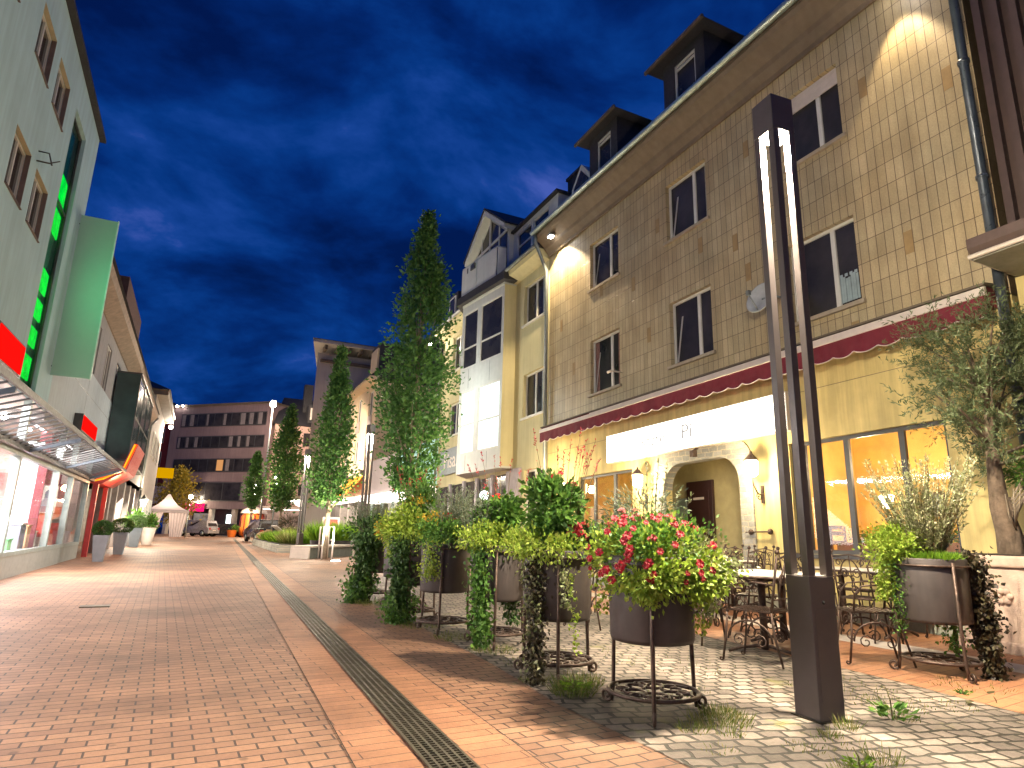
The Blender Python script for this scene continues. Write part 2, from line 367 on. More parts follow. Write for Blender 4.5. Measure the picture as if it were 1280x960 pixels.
M['tiles'] = bricks('tan ceramic cladding', (.52, .43, .265), (.43, .35, .205), (.135, .098, .06), .135, .36, .0058, offset=0., axes='yz', sh=.022, dirt=.2, rough=.45, bump=.5, streak=.2)
M['odd_tile'] = mat('ochre replacement tile', (.3, .2, .085), .4)
M['yellow_plaster'] = mat('yellow plaster', (.60, .48, .20), .8, var=.16, scale=1.6, bump=.2, streak=.24)
M['cornice'] = mat('brown cornice', (.14, .105, .07), .7, var=.14, scale=1.5, streak=.18)
M['stone'] = bricks('grey fieldstone', (.34, .33, .3), (.22, .22, .205), (.4, .36, .27), .22, .1, .012, axes='yz', warp=.09, bump=1., dirt=.3)
M['door'] = mat('dark brown door', (.032, .012, .01), .4)
M['awning_red'] = mat('burgundy awning cloth', (.13, .007, .018), .8, var=.12, scale=3., streak=.1)
M['cream_metal'] = mat('cream metal', (.6, .52, .46), .4, var=.08)
M['sign_lit'] = emit('lit sign face', (1, .93, .78), 5.)
M['sign_ink'] = emit('washed out sign lettering', (.62, .58, .54), .9)
M['iron'] = mat('rusted wrought iron', (.085, .055, .042), .5, .6, var=.45, scale=20, bump=.2)
M['planter'] = mat('brown grey planter steel', (.062, .048, .044), .55, .1, var=.22, scale=4, streak=.25)
M['lampmetal'] = mat('grey brown lamp steel', (.11, .09, .085), .42, .1, var=.12, scale=3)
M['lampwhite'] = emit('lamp head', (1, .92, .8), 60.)
M['warm_bulb'] = emit('warm lantern', (1, .8, .48), 16.)
M['table_top'] = mat('pale mosaic table top', (.6, .56, .5), .35, var=.12, scale=30)
M['soil'] = mat('soil', (.035, .024, .016), .95, bump=.6)
M['bark'] = mat('bark', (.15, .105, .07), .9, var=.4, scale=12, bump=.9, bscale=30, streak=.4)
M['palebark'] = mat('pale bark', (.3, .24, .17), .85, var=.3, scale=12, bump=.6, bscale=30, streak=.3)
M['stem'] = mat('plant stem', (.13, .11, .05), .8)
M['leaf_yellow'] = leafmat('yellow green leaf', [(.22, .34, .035), (.32, .44, .05), (.44, .5, .09), (.26, .38, .04)], .35)
M['leaf_green'] = leafmat('mid green leaf', [(.06, .15, .026), (.1, .22, .036), (.17, .3, .05), (.08, .19, .03)], .35)
M['leaf_dark'] = leafmat('dark ivy leaf', [(.035, .085, .02), (.06, .13, .03), (.11, .2, .045), (.05, .105, .025)], .25)
M['leaf_maroon'] = leafmat('bronze ivy leaf', [(.035, .03, .016), (.06, .045, .022), (.1, .09, .04), (.045, .03, .02)], .25)
M['leaf_cream'] = leafmat('variegated leaf', [(.3, .32, .16), (.42, .42, .24), (.18, .24, .08), (.24, .28, .1)], .3)
M['leaf_tree'] = leafmat('hornbeam leaf', [(.045, .125, .03), (.075, .18, .04), (.12, .24, .05), (.055, .145, .035)], .4)
M['leaf_olive'] = leafmat('olive leaf', [(.07, .1, .04), (.12, .155, .07), (.19, .22, .12), (.09, .125, .045)], .3)
M['leaf_gold'] = leafmat('autumn leaf', [(.3, .22, .02), (.4, .28, .03), (.2, .18, .02)], .35)
M['grass'] = leafmat('grass blade', [(.12, .17, .03), (.2, .22, .05), (.28, .25, .09), (.1, .15, .025)], .35)
M['lime'] = leafmat('lime carpet plant', [(.16, .3, .02), (.24, .4, .03), (.12, .25, .02)], .35)
M['plume'] = leafmat('pale grass plume', [(.42, .42, .24), (.55, .53, .36), (.34, .37, .18), (.27, .32, .13)], .35)
M['sage'] = leafmat('grey sage', [(.16, .2, .14), (.22, .27, .18), (.11, .16, .08)], .3)
M['petal'] = leafmat('crimson petal', [(.4, .01, .02), (.5, .025, .045), (.3, .006, .015), (.55, .12, .13)], .25)
M['petal_eye'] = mat('flower eye', (.7, .3, .25), .7)
M['petal_pink'] = leafmat('faded rose petal', [(.6, .12, .14), (.7, .22, .2), (.5, .06, .08)], .25)
M['petal_gold'] = leafmat('golden petal', [(.6, .38, .03), (.7, .45, .05), (.5, .25, .02)], .25)
# ================================================================== setting: ground sheets
def flat(name, poly, z, m):
    return structure(name, MB().add([(x, y, z) for x, y in poly], [tuple(range(len(poly)))]), m)
flat('ground', [(-300, -300), (300, -300), (300, 300), (-300, 300)], -.02, M['asphalt'])
flat('street_paving', [(-8, -6), (8.9, -6), (14, 99), (-9, 99)], 0., M['street'])
DX = lambda y: 1.235 + .0375 * (y - 3.08)       # the drain line
flat('border_paving', [(DX(-2) - .42, -2), (DX(-2) + .42, -2), (DX(60) + .42, 60), (DX(60) - .42, 60)], .004, M['soldier'])
flat('joint_line_west', [(DX(-2) - .426, -2), (DX(-2) - .421, -2), (DX(60) - .421, 60), (DX(60) - .426, 60)], .008, M['dark_void'])
flat('joint_line_east', [(DX(-2) + .421, -2), (DX(-2) + .426, -2), (DX(60) + .426, 60), (DX(60) + .421, 60)], .008, M['dark_void'])
flat('forecourt_paving', [(2.25, -3), (2.3, 2.9), (2.28, 3.9), (2.36, 4.6), (2.42, 5.3), (2.5, 7), (2.55, 9.5), (2.7, 12), (4.2, 15.5), (8.8, 15.5), (8.8, -3)], .004, M['cobble'])
flat('terrace_paving', [(4.5, -1), (5.2, 3.46), (5.32, 5.2), (5.45, 11), (6.2, 14.5), (8.3, 14.5), (8.3, -1)], .008, M['tile_strip'])
flat('stone_band', [(6.2, -1), (6.58, 2.5), (6.64, 5.5), (6.6, 12), (7.05, 12), (7.1, 5.5), (7.05, 2.5), (6.7, -1)], .012, M['pale_stone'])
structure('wall_step', MB().box(8.32, 8.8, 4.7, 15.5, 0, .165), mat('greenish stone step', (.32, .34, .27), .7, bump=.3))
# drain: a slotted iron grate running along the street
ux = Vector((.0375, 1, 0)).normalized(); vx = Vector((ux.y, -ux.x, 0))
fd = Fr((DX(2), 2, 0), ux, vx)
structure('drain_channel', MB().boxf(fd, -4, 58, .004, .009, -.105, .105), M['dark_void'])
g = MB()
for n in (-.105, -.063, -.021, .021, .063, .105): g.boxf(fd, -.5, 58, .009, .0185, n - .007, n + .007)
for i in range(620):
    u = -.4 + i * .034; o = .5 if i % 2 else 0
    g.boxf(fd, u, u + .012, .009, .017, -.104, .104)
tag(g.build('drain_grate', M['iron_grate']), 'long slotted iron drain grate running down the brick street', 'drain grate')
solo('utility_cover', MB().obox((-1.02, 10.35, .006), (.34, .22, .012), .05), M['iron_grate'], 'small dark iron cover set in the open brick paving', 'utility cover')

# ================================================================== window helper
def window(fr, u0, u1, w0, w1, parent, frame=None, glass=None, depth=.14, bar=.055, mull=(), trans=(), sill=True, tilt=None, sill_m=None, proud=.06, name='window'):
    frame = frame or M['white_frame']; glass = glass or M['night_glass']
    a, b = -depth, -depth + .05
    f = MB(); f.boxf(fr, u0, u1, w0, w0 + bar, a, b); f.boxf(fr, u0, u1, w1 - bar, w1, a, b)
    f.boxf(fr, u0, u0 + bar, w0 + bar, w1 - bar, a, b); f.boxf(fr, u1 - bar, u1, w0 + bar, w1 - bar, a, b)
    for m in mull: f.boxf(fr, m - bar * .7, m + bar * .7, w0 + bar, w1 - bar, a - .001, b + .002)
    for t in trans: f.boxf(fr, u0 + bar, u1 - bar, t - bar * .5, t + bar * .5, a + .001, b - .002)
    o = f.build(name, frame, parent)
    MB().boxf(fr, u0 + bar * .5, u1 - bar * .5, w0 + bar * .5, w1 - bar * .5, a + .012, a + .02).build('pane', glass, o)
    if sill: MB().boxf(fr, u0 - .07, u1 + .07, w0 - .07, w0 - .004, -depth, proud).build('sill', sill_m or M['sill'], o)
    if tilt:                      # a sash tilted inwards at the top shows as a second slanting bar
        c0, c1 = tilt; s = MB()
        for q in (c0, c1): s.add([fr.p(q - .025, w0 + bar, b + .004), fr.p(q + .025, w0 + bar, b + .004), fr.p(q + .025 + .13, w1 - bar, b + .004), fr.p(q - .025 + .13, w1 - bar, b + .004),
                                  fr.p(q - .025, w0 + bar, b + .02), fr.p(q + .025, w0 + bar, b + .02), fr.p(q + .025 + .13, w1 - bar, b + .02), fr.p(q - .025 + .13, w1 - bar, b + .02)],
                                 [(3, 2, 1, 0), (4, 5, 6, 7), (0, 1, 5, 4), (1, 2, 6, 5), (2, 3, 7, 6), (3, 0, 4, 7)])
        s.build('sash', frame, o)
    return o

# ================================================================== tiled restaurant building
shear(True)
RX = 8.8
fr = Fr((RX, 0, 0), (0, 1, 0), (-1, 0, 0))          # u = Y, w = height, n towards the street
R = thing('restaurant_building', 'tan tile clad corner building with yellow ground floor and slate dormers', 'building', (RX, 10, 0))
Y0, Y1 = 3.92, 15.62
UP = [(5.86, 7.14, 4.62, 6.06), (9.02, 10.28, 4.66, 6.08), (12.13, 13.42, 4.68, 6.12), (5.88, 6.98, 7.5, 8.88), (9.0, 10.28, 7.54, 8.92), (12.13, 13.42, 7.54, 8.86)]
MB().wall(fr, Y0, Y1, 4.0, 9.5, UP, .16, .3).build('tile_cladding', M['tiles'], R)
for (y, z) in ((5.4, 8.1), (4.3, 7.46), (11.5, 6.9), (8.35, 6.6), (14.9, 7.0), (10.62, 8.0), (12.95, 7.2), (8.0, 5.9), (5.1, 5.05), (9.2, 6.9), (14.2, 5.6), (6.0, 4.3), (11.0, 5.4), (7.9, 8.3)):
    k = math.floor(y / .135) * .135; zz = math.floor((z + .022 * 0) / .36) * .36
    MB().boxf(fr, k + .004, k + .131, zz + .004, zz + .356, .001, .004).build('replacement_tile', M['odd_tile'], R)
for i, (a, b, c, d) in enumerate(UP):
    mu = a + (b - a) * (.36 if i != 3 else .42)
    til = (mu + .16, b - .13) if i in (1, 4, 5, 2) else None
    w = window(fr, a, b, c, d, R, depth=.15, mull=[mu], sill=True, tilt=None, sill_m=M['sill'])
    if til:
        s = MB(); n = -.088; uu = b - .1
        s.add([fr.p(uu - .05, c + .07, n), fr.p(uu, c + .07, n), fr.p(uu - .17, d - .16, n - .05), fr.p(uu - .22, d - .16, n - .05)], [(0, 1, 2, 3), (3, 2, 1, 0)])
        s.add([fr.p(uu - .2, d - .2, n - .05), fr.p(mu + .05, d - .2, n - .05), fr.p(mu + .05, d - .15, n - .05), fr.p(uu - .2, d - .15, n - .05)], [(0, 1, 2, 3)])
        s.build('tilted_sash', M['white_frame'], w)
    if i in (2, 4):
        cm = mat('drawn curtain', (.2, .1, .08) if i == 2 else (.3, .28, .24), .85, var=.3, scale=9)
        for (q0, q1) in (((a + .08, a + .22), (b - .24, b - .08)) if i == 2 else ((a + .07, a + .15),)):
            cc = MB()
            for q in range(4): cc.boxf(fr, q0 + (q1 - q0) * q / 4, q0 + (q1 - q0) * (q + .9) / 4, c + .07, d - .07, -.128, -.124 + .003 * (q % 2))
            cc.build('curtain', cm, w)
    if i == 0:
        cu = MB()
        for q in range(9): cu.boxf(fr, 5.96 + q * .045, 5.998 + q * .045, 4.72, 5.14 + .03 * math.sin(q * 1.3), -.128, -.122 + .004 * (q % 2))
        for q in range(5): cu.boxf(fr, 5.97 + q * .085, 6.02 + q * .085, 5.15, 5.2, -.128, -.124)
        cu.build('lace_curtain', mat('lace curtain', (.3, .38, .4), .8), w)
    if i == 3:
        sh = MB()
        for q in range(5): sh.boxf(fr, 5.93, 6.93, 8.56 + q * .062, 8.615 + q * .062, -.09 + .005 * (q % 2), -.07)
        sh.build('roller_shutter', M['cream_metal'], w)
# cove cornice, gutter, roof
MB().prism(fr, [(0, 9.5), (.02, 9.42), (.06, 9.42), (.08, 9.5), (.2, 9.62), (.24, 9.7), (.44, 9.86), (.5, 9.9), (.55, 9.98), (.55, 10.06), (0, 10.06)], Y0, Y1).build('cornice', M['cornice'], R)
gu = MB().tube([fr.p(Y0 - .1, 10.09, .63), fr.p(Y1 + .05, 10.09, .63)], .075, 10)
for k in range(9): gu.tube([fr.p(Y0 + .5 + k * 1.35, 10.09, .63), fr.p(Y0 + .53 + k * 1.35, 10.09, .63)], .083, 10)
gu.build('gutter', M['zinc'], R)
MB().add([fr.p(Y0, 10.1, .56), fr.p(Y1, 10.1, .56), fr.p(Y1, 15.2, -5.), fr.p(Y0, 15.2, -5.), fr.p(Y0, 10.1, -10.5), fr.p(Y1, 10.1, -10.5)], [(0, 1, 2, 3), (3, 2, 5, 4), (0, 3, 4), (1, 5, 2), (0, 4, 5, 1)]).build('roof', M['slate'], R)
MB().boxf(fr, Y0, Y1, 3.25, 10.05, -10.5, -.31).build('upper_walls', M['cornice'], R)
MB().boxf(fr, Y0, Y1, -.3, 3.25, -10.5, -3.1).build('rear_walls', M['cornice'], R)
for (a, b) in ((12.45, 13.8), (9.1, 10.5)):        # dormers: slate cheeks under a hipped roof
    d = MB(); f0 = -.25
    d.wall(Fr(fr.p(0, 0, f0), fr.U, fr.N), a, b, 10.9, 12.36, [(a + .3, b - .38, 11.0, 12.12)], .1, 1.6).build('dormer', M['slate'], R)
    D = [o for o in R.children if o.name.startswith('dormer')][-1]
    window(Fr(fr.p(0, 0, f0), fr.U, fr.N), a + .3, b - .38, 11.0, 12.12, R, depth=.08, sill=False, trans=[11.98])
    m = (a + b) / 2
    MB().add([fr.p(a - .3, 12.34, f0 + .3), fr.p(b + .3, 12.34, f0 + .3), fr.p(b + .3, 12.34, f0 - 2.2), fr.p(a - .3, 12.34, f0 - 2.2), fr.p(m - .05, 12.98, f0 - .5), fr.p(m, 12.98, f0 - 2.2)],
             [(0, 1, 4), (1, 2, 5, 4), (3, 0, 4, 5), (2, 3, 5), (3, 2, 1, 0)]).build('dormer_roof', M['slate'], D)
    MB().boxf(fr, a - .32, b + .32, 12.29, 12.37, f0 + .28, f0 + .34).build('eave_board', M['cornice'], D)
# rooftop hatch at the top edge of the picture
ha = MB().boxf(fr, 6.35, 7.0, 11.75, 12.6, -.55, -.35); ha.tube([fr.p(7.5, 12.55, -.1), fr.p(7.1, 12.2, -.2), fr.p(6.75, 11.2, -.5)], .03, 6)
ha.build('roof_hatch', M['greypipe'], R)
# downpipes at both ends
pipe = MB().tube([fr.p(3.97, 10.0, .5), fr.p(3.97, 9.5, .12), fr.p(3.97, .3, .12)], .06, 10)
for z in (3.6, 5.6, 7.35, 9.1): pipe.tube([fr.p(3.97, z, .12), fr.p(3.97, z + .05, .12)], .075, 10)
pipe.build('downpipe', M['darkpipe'], R)
pipe = MB().tube([fr.p(15.55, 10.0, .58), fr.p(15.55, 9.75, .55), fr.p(15.62, 8.95, .12), fr.p(15.62, .2, .1)], .055, 10)
pipe.build('downpipe', M['greypipe'], R)
# yellow ground floor with openings
AR = (8.5, 10.62, .16, 2.6)
RW = (4.9, 7.42, .82, 2.6); LW = (11.72, 14.0, .82, 2.62)
MB().wall(fr, Y0, Y1, 0, 4.02, [AR, RW, LW], .2, .3).build('ground_wall', M['yellow_plaster'], R)
ln = MB().boxf(fr, Y0, Y1, 3.42, 3.428, .001, .003); ln.boxf(fr, 11.1, 11.104, 2.62, 3.0, .001, .003); ln.build('plaster_joint', M['cornice'], R)
# rounded stone surround of the doorway: arch ring minus opening
ring = []; inner = []
def rounded(y0, y1, top, r, n=7):
    p = [(y0, .165)]
    p += [(y0 + r - r * math.cos(t), top - r + r * math.sin(t)) for t in [PI / 2 * i / n for i in range(n + 1)]]
    p += [(y1 - r + r * math.sin(t), top - r + r * math.cos(t)) for t in [PI / 2 * i / n for i in range(n + 1)]]
    return p + [(y1, .165)]
ip = rounded(8.52, 10.6, 2.56, .5); op = rounded(8.22, 10.92, 2.82, .34)
V = []; F = []; k = len(ip)
for (n) in (.035, -.02):
    V += [fr.p(u, w, n) for u, w in ip]; V += [fr.p(u, w, n) for u, w in op]
for i in range(k - 1):
    F += [(i, i + 1, k + i + 1, k + i), (2 * k + i, 3 * k + i, 3 * k + i + 1, 2 * k + i + 1), (k + i, k + i + 1, 3 * k + i + 1, 3 * k + i), (i + 1, i, 2 * k + i, 2 * k + i + 1)]
MB().add(V, F).build('stone_surround', M['stone'], R)
sp = MB()     # spandrel fills the square wall opening above the rounded arch
for (s0, yy) in ((1, AR[0]), (-1, AR[1])):
    cyc = [(yy, 2.6)] + [(u, w) for u, w in (ip[1:9] if s0 == 1 else ip[9:-1])]
    cyc = [(yy, 2.6), (yy, 2.06)] + [(u, w) for u, w in ip[1:9]] if s0 == 1 else [(yy, 2.06), (yy, 2.6)] + [(u, w) for u, w in ip[9:-1]]
    sp.panel(fr, cyc, -.19, -.004)
sp.panel(fr, [(9.0, 2.56), (10.12, 2.56), (10.12, 2.6), (9.0, 2.6)], -.19, -.004)
sp.build('arch_fill', M['stone'], R)
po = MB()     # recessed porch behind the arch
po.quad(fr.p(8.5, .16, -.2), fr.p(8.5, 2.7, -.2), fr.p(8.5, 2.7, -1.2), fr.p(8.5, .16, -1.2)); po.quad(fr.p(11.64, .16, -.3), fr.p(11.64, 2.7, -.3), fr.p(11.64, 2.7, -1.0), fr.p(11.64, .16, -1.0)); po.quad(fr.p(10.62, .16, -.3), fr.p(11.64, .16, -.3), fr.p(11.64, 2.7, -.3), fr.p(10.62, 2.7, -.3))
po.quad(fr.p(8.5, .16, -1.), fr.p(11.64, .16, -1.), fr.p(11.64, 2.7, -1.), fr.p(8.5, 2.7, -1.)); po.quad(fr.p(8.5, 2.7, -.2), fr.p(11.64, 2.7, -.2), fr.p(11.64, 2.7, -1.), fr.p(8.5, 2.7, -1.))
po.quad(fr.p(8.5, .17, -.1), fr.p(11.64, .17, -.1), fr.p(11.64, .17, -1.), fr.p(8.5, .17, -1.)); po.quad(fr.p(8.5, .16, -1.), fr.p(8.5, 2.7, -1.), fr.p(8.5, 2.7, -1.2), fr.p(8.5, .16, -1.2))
po.build('porch', mat('shaded porch plaster', (.36, .3, .14), .8, var=.12), R)  # darker than the wall plaster: the recess's shade is put into the colour
MB().boxf(fr, 8.53, 8.6, .2, 2.1, -.75, -.2).build('open_door_leaf', M['door'], R)
MB().boxf(fr, 11.0, 11.62, 1.35, 1.95, -.99, -.9).build('menu_case', M['zinc'], R)
d = MB().boxf(fr, 10.22, 11.0, .18, 2.3, -.99, -.92)
dd = d.build('door', M['door'], R, .006)
MB().boxf(fr, 10.32, 10.9, 1.35, 2.1, -.918, -.908).boxf(fr, 10.32, 10.9, .35, 1.15, -.918, -.908).build('door_panel', M['door'], dd)
MB().tube([fr.p(10.3, 1.16, -.86), fr.p(10.3, 1.3, -.86)], .015).build('handle', M['zinc'], dd)
MB().boxf(fr, 10.45, 10.77, 1.9, 1.95, -.907, -.9).build('door_plate', M['cream_metal'], dd)
# dark framed restaurant windows and the lit dining room behind
for (a, b, c, e), mull in ((RW, [5.55, 6.42, 7.2]), (LW, [12.5, 13.35])):
    window(fr, a, b, c, e, R, frame=M['dark_frame'], glass=M['clear'], depth=.12, bar=.06, mull=mull, sill_m=M['dark_frame'])
warm = mat('dining room ochre wall', (.62, .40, .12), .7, var=.3, scale=1.1)
ro = MB(); A = -.31
for (y0, y1) in ((4.0, 8.4), (11.68, 15.5)):
    ro.quad(fr.p(y0, .2, -3.), fr.p(y1, .2, -3.), fr.p(y1, 3.1, -3.), fr.p(y0, 3.1, -3.)); ro.quad(fr.p(y0, .2, A), fr.p(y0, 3.1, A), fr.p(y0, 3.1, -3.), fr.p(y0, .2, -3.))
    ro.quad(fr.p(y1, .2, A), fr.p(y1, 3.1, A), fr.p(y1, 3.1, -3.), fr.p(y1, .2, -3.)); ro.quad(fr.p(y0, 3.1, A), fr.p(y1, 3.1, A), fr.p(y1, 3.1, -3.), fr.p(y0, 3.1, -3.))
    ro.quad(fr.p(y0, .2, A), fr.p(y1, .2, A), fr.p(y1, .2, -3.), fr.p(y0, .2, -3.))
ro.build('dining_room', warm, R)
wd = MB()
for q in range(9): wd.boxf(fr, 4.2 + q * .47, 4.24 + q * .47, .25, 1.15, -2.99, -2.96)
wd.boxf(fr, 4.0, 8.4, 1.15, 1.2, -2.99, -2.94); wd.build('wainscot', mat('dark wood trim', (.12, .06, .02), .5), R)
for (y, z, w_, h_, c_, lab) in ((5.35, 1.75, .45, .62, (.45, .35, .2), 'framed parchment print on the ochre dining room wall behind the olive tree'), (6.3, 1.7, .3, .42, (.2, .26, .22), 'small dark framed picture on the ochre wall behind the lamp posts'), (6.85, 1.7, .26, .42, (.14, .2, .2), 'narrow framed picture beside the small one on the ochre wall')):
    pf = thing('picture_frame', lab, 'picture', (RX + 2.95, y, z)); 
    MB().boxf(fr, y - w_ / 2, y + w_ / 2, z - h_ / 2, z + h_ / 2, -2.99, -2.96).build('frame', M['door'], pf)
    MB().boxf(fr, y - w_ / 2 + .04, y + w_ / 2 - .04, z - h_ / 2 + .04, z + h_ / 2 - .04, -2.96, -2.955).build('print', mat('print', c_, .6, var=.4, scale=20), pf)
# window boxes full of flowers standing inside on the sill
for (y, lab) in ((5.2, 'golden flowers in a brown window trough behind the right hand restaurant pane'), (6.5, 'dark green bush in a brown window trough behind the lamp posts'), (12.8, 'green and gold plants in the trough of the restaurant window beside the pipe')):
    wb = thing('window_trough', lab, 'window box', (RX + .55, y, .8), 'plant troughs inside the restaurant windows')
    MB().boxf(fr, y - .5, y + .5, .86, 1.0, -.75, -.42).build('trough', mat('terracotta trough', (.2, .09, .045), .7), wb, .01)
    P, Dd = mound((RX + .58, y, 1.08 - .022 * (y - 10)), (.13, .42, .12), 420, 10)
    leaf_obj('foliage', P, Dd, .07, .035, M['leaf_green'], wb)
    P, Dd = mound((RX + .58, y + .1, 1.14 - .022 * (y - 10)), (.13, .36, .08), 220, 10)
    leaf_obj('blossom', P, Dd, .04, .03, M['petal_gold'], wb)
for k, (y, n) in enumerate(((5.3, -1.3), (6.9, -1.5), (12.7, -1.4))):
    dt = thing('dining_table', ['laid dining table inside the restaurant behind the olive tree', 'laid dining table inside the restaurant behind the lamp posts', 'laid dining table inside the restaurant window beside the pipe'][k], 'table', tuple(fr.p(y, .2, n)), 'dining tables indoors')
    MB().boxf(fr, y - .4, y + .4, .93, .96, n - .35, n + .35).build('table_top', M['door'], dt); MB().boxf(fr, y - .42, y + .42, .962, .967, n - .37, n + .37).build('cloth', M['white_frame'], dt)
    MB().tube([fr.p(y, .21, n), fr.p(y, .93, n)], .04).build('pedestal', M['door'], dt)
    for q in (-.2, .2):
        MB().lathe([(.02, 0), (.004, .02), (.004, .09), (.035, .12), (.04, .2)], tuple(fr.p(y + q, .968, n + .1)), 10).build('wine_glass', M['clear'], dt)
    for sy_ in (-1, 1):
        ch = thing('dining_chair', ['dark ladder back chair %s the indoor table behind the olive tree', 'dark ladder back chair %s the indoor table behind the lamp posts', 'dark ladder back chair %s the indoor table beside the pipe'][k] % ('on the near side of' if sy_ < 0 else 'on the far side of'), 'chair', tuple(fr.p(y + sy_ * .68, .2, n)), 'dining chairs indoors')
        MB().boxf(fr, y + sy_ * .68 - .2, y + sy_ * .68 + .2, .63, .67, n - .2, n + .2).build('seat', M['door'], ch)
        for u in (-.18, .18):
            for v in (-.18, .18): MB().boxf(fr, y + sy_ * .68 + u - .018, y + sy_ * .68 + u + .018, .21, .63, n + v - .018, n + v + .018).build('leg', M['door'], ch)
        bk = MB()
        for v in (-.18, .18): bk.boxf(fr, y + sy_ * .88 - .018, y + sy_ * .88 + .018, .67, 1.3, n + v - .018, n + v + .018)
        for w0 in (.82, .98, 1.14, 1.24): bk.boxf(fr, y + sy_ * .88 - .01, y + sy_ * .88 + .01, w0, w0 + .07, n - .162, n + .162)
        bk.build('ladder_back', M['door'], ch)
# pendant/sconce lamps glowing inside
def glow_lamp(y, z, n, lab, r=.13):
    o = thing('wall_sconce', lab, 'lamp', tuple(fr.p(y, z - .3, n)), 'sconces glowing in the dining room')
    MB().lathe([(r * .6, -.1), (r, .12), (r * .5, .16)], tuple(fr.p(y, z, n)), 12).build('shade', M['warm_bulb'], o)
    MB().tube([fr.p(y, z - .22, n), fr.p(y, z - .1, n)], .02).boxf(fr, y - .03, y + .03, z - .3, z - .2, n - .05, n + .02).build('bracket', M['iron'], o)
glow_lamp(5.62, 1.45, -2.7, 'glowing wall sconce inside the restaurant beside the parchment print', .15)
glow_lamp(7.6, 1.75, -2.7, 'glowing wall sconce inside the restaurant at the dark window jamb')
glow_lamp(12.9, 1.75, -2.2, 'glowing sconce seen through the restaurant window next to the yellow house', .17)
for (y, e) in ((5.6, 26), (7.2, 14), (12.6, 26)): light('dining_lamp', 'POINT', tuple(fr.p(y, 2.4, -1.7)), e, (1, .8, .52), .12)

# ---- things fixed to its front
aw = thing('awning', 'long rolled in burgundy awning with scalloped valance along the tiled facade', 'awning', (8.5, 9.6, 3.6))
AY0, AY1 = 4.02, 15.45
MB().prism(fr, [(.01, 4.1), (.01, 4.17), (.36, 4.13), (.36, 4.1)], AY0, AY1).build('hood', M['cornice'], aw)
MB().prism(fr, [(.02, 3.86), (.02, 4.09), (.33, 4.09), (.33, 4.04)], AY0 + .02, AY1 - .02).build('rolled_cloth', M['awning_red'], aw)
MB().prism(fr, [(.332, 3.955), (.332, 4.085), (.39, 4.07), (.4, 3.955)], AY0, 12.9).prism(fr, [(.332, 3.955), (.332, 4.065), (.385, 4.05), (.395, 3.955)], 12.91, AY1).build('front_bar', M['cream_metal'], aw, .008)
va = MB(); hem = MB(); n = 0; st = .02
ys = [AY0 + .01 + i * st for i in range(int((AY1 - AY0) / st))]
def hemz(y): return 3.70 - .055 * abs(math.sin(PI * (y - AY0) / .36)) ** .7 + .03
def val_n(y): return .375 + .012 * math.sin(y * 9.) + .006 * math.sin(y * 23.)
for i in range(len(ys) - 1):
    a, b = ys[i], ys[i + 1]
    va.add([fr.p(a, hemz(a), val_n(a)), fr.p(b, hemz(b), val_n(b)), fr.p(b, 3.955, .38), fr.p(a, 3.955, .38), fr.p(a, hemz(a), val_n(a) - .006), fr.p(b, hemz(b), val_n(b) - .006), fr.p(b, 3.955, .374), fr.p(a, 3.955, .374)],
           [(0, 1, 2, 3), (7, 6, 5, 4), (0, 4, 5, 1)])
va.build('valance', M['awning_red'], aw)
MB().tube([fr.p(y, hemz(y), val_n(y)) for y in ys], .008, 5).build('hem', M['cream_metal'], aw)

sg = thing('restaurant_sign', 'glowing white sign box above the stone arched restaurant door', 'sign', (8.65, 9.8, 2.8))
MB().boxf(fr, 7.28, 12.5, 2.8, 3.46, .004, .15).build('box', M['cream_metal'], sg)
MB().boxf(fr, 7.3, 12.48, 2.82, 3.44, .152, .17).build('lit_face', M['sign_lit'], sg)
text_on('lettering', 'sagte', .34, fr, 10.75, 3.12, .174, M['sign_ink'], sg, 1.15, True)
text_on('lettering', 'Pi', .42, fr, 9.7, 3.14, .174, M['sign_ink'], sg, 1.15, True)
MB().tube([fr.p(9.55, 2.8, .05), fr.p(9.55, 2.72, .16)], .03).boxf(fr, 9.5, 9.6, 2.62, 2.74, .1, .2).build('spotlight', M['iron'], sg)

def lantern(y, z, lab, e):
    o = thing('wall_lantern', lab, 'lantern', tuple(fr.p(y, z - .5, .15)), 'iron lanterns on the yellow restaurant wall')
    MB().tube([fr.p(y, z - .45, .02), fr.p(y, z - .45, .12), fr.p(y, z - .3, .22), fr.p(y, z - .16, .24)], .014).tube(spiral(fr.p(y, z - .5, .1), (-1, 0, 0), (0, 0, 1), .07), .01).boxf(fr, y - .03, y + .03, z - .6, z - .3, .004, .03).build('bracket', M['iron'], o)
    MB().lathe([(.05, -.16), (.1, -.12), (.115, .1), (.1, .12)], tuple(fr.p(y, z, .24)), 10).build('glass', M['warm_bulb'], o)
    MB().lathe([(.14, .12), (.03, .24), (.02, .28)], tuple(fr.p(y, z, .24)), 10).build('cap', M['iron'], o)
    p = fr.p(y, z - .02, .52); light('lantern_lamp', 'POINT', (p.x, p.y, p.z - .022 * (y - 10)), e, (1, .8, .48), .1)
lantern(15.15, 2.45, 'lit iron wall lantern at the pipe between tiled and yellow houses', 26)
lantern(11.22, 2.3, 'lit iron wall lantern left of the stone door arch', 36)
lantern(8.02, 2.25, 'lit iron wall lantern right of the stone door arch above the iron bar', 36)
lantern(14.5, 2.4, 'lit iron wall lantern between the pipe and the restaurant window', 14)

ib = thing('iron_wall_bar', 'black iron bar with round end bosses on the yellow wall', 'wall bar', (8.75, 8.1, 1.17))
MB().tube([fr.p(7.85, 1.17, .07), fr.p(8.4, 1.17, .07)], .014).build('bar', M['iron'], ib)
for y in (7.88, 8.3): MB().ball(fr.p(y, 1.17, .05), .05, 10).build('boss', M['iron'], ib)

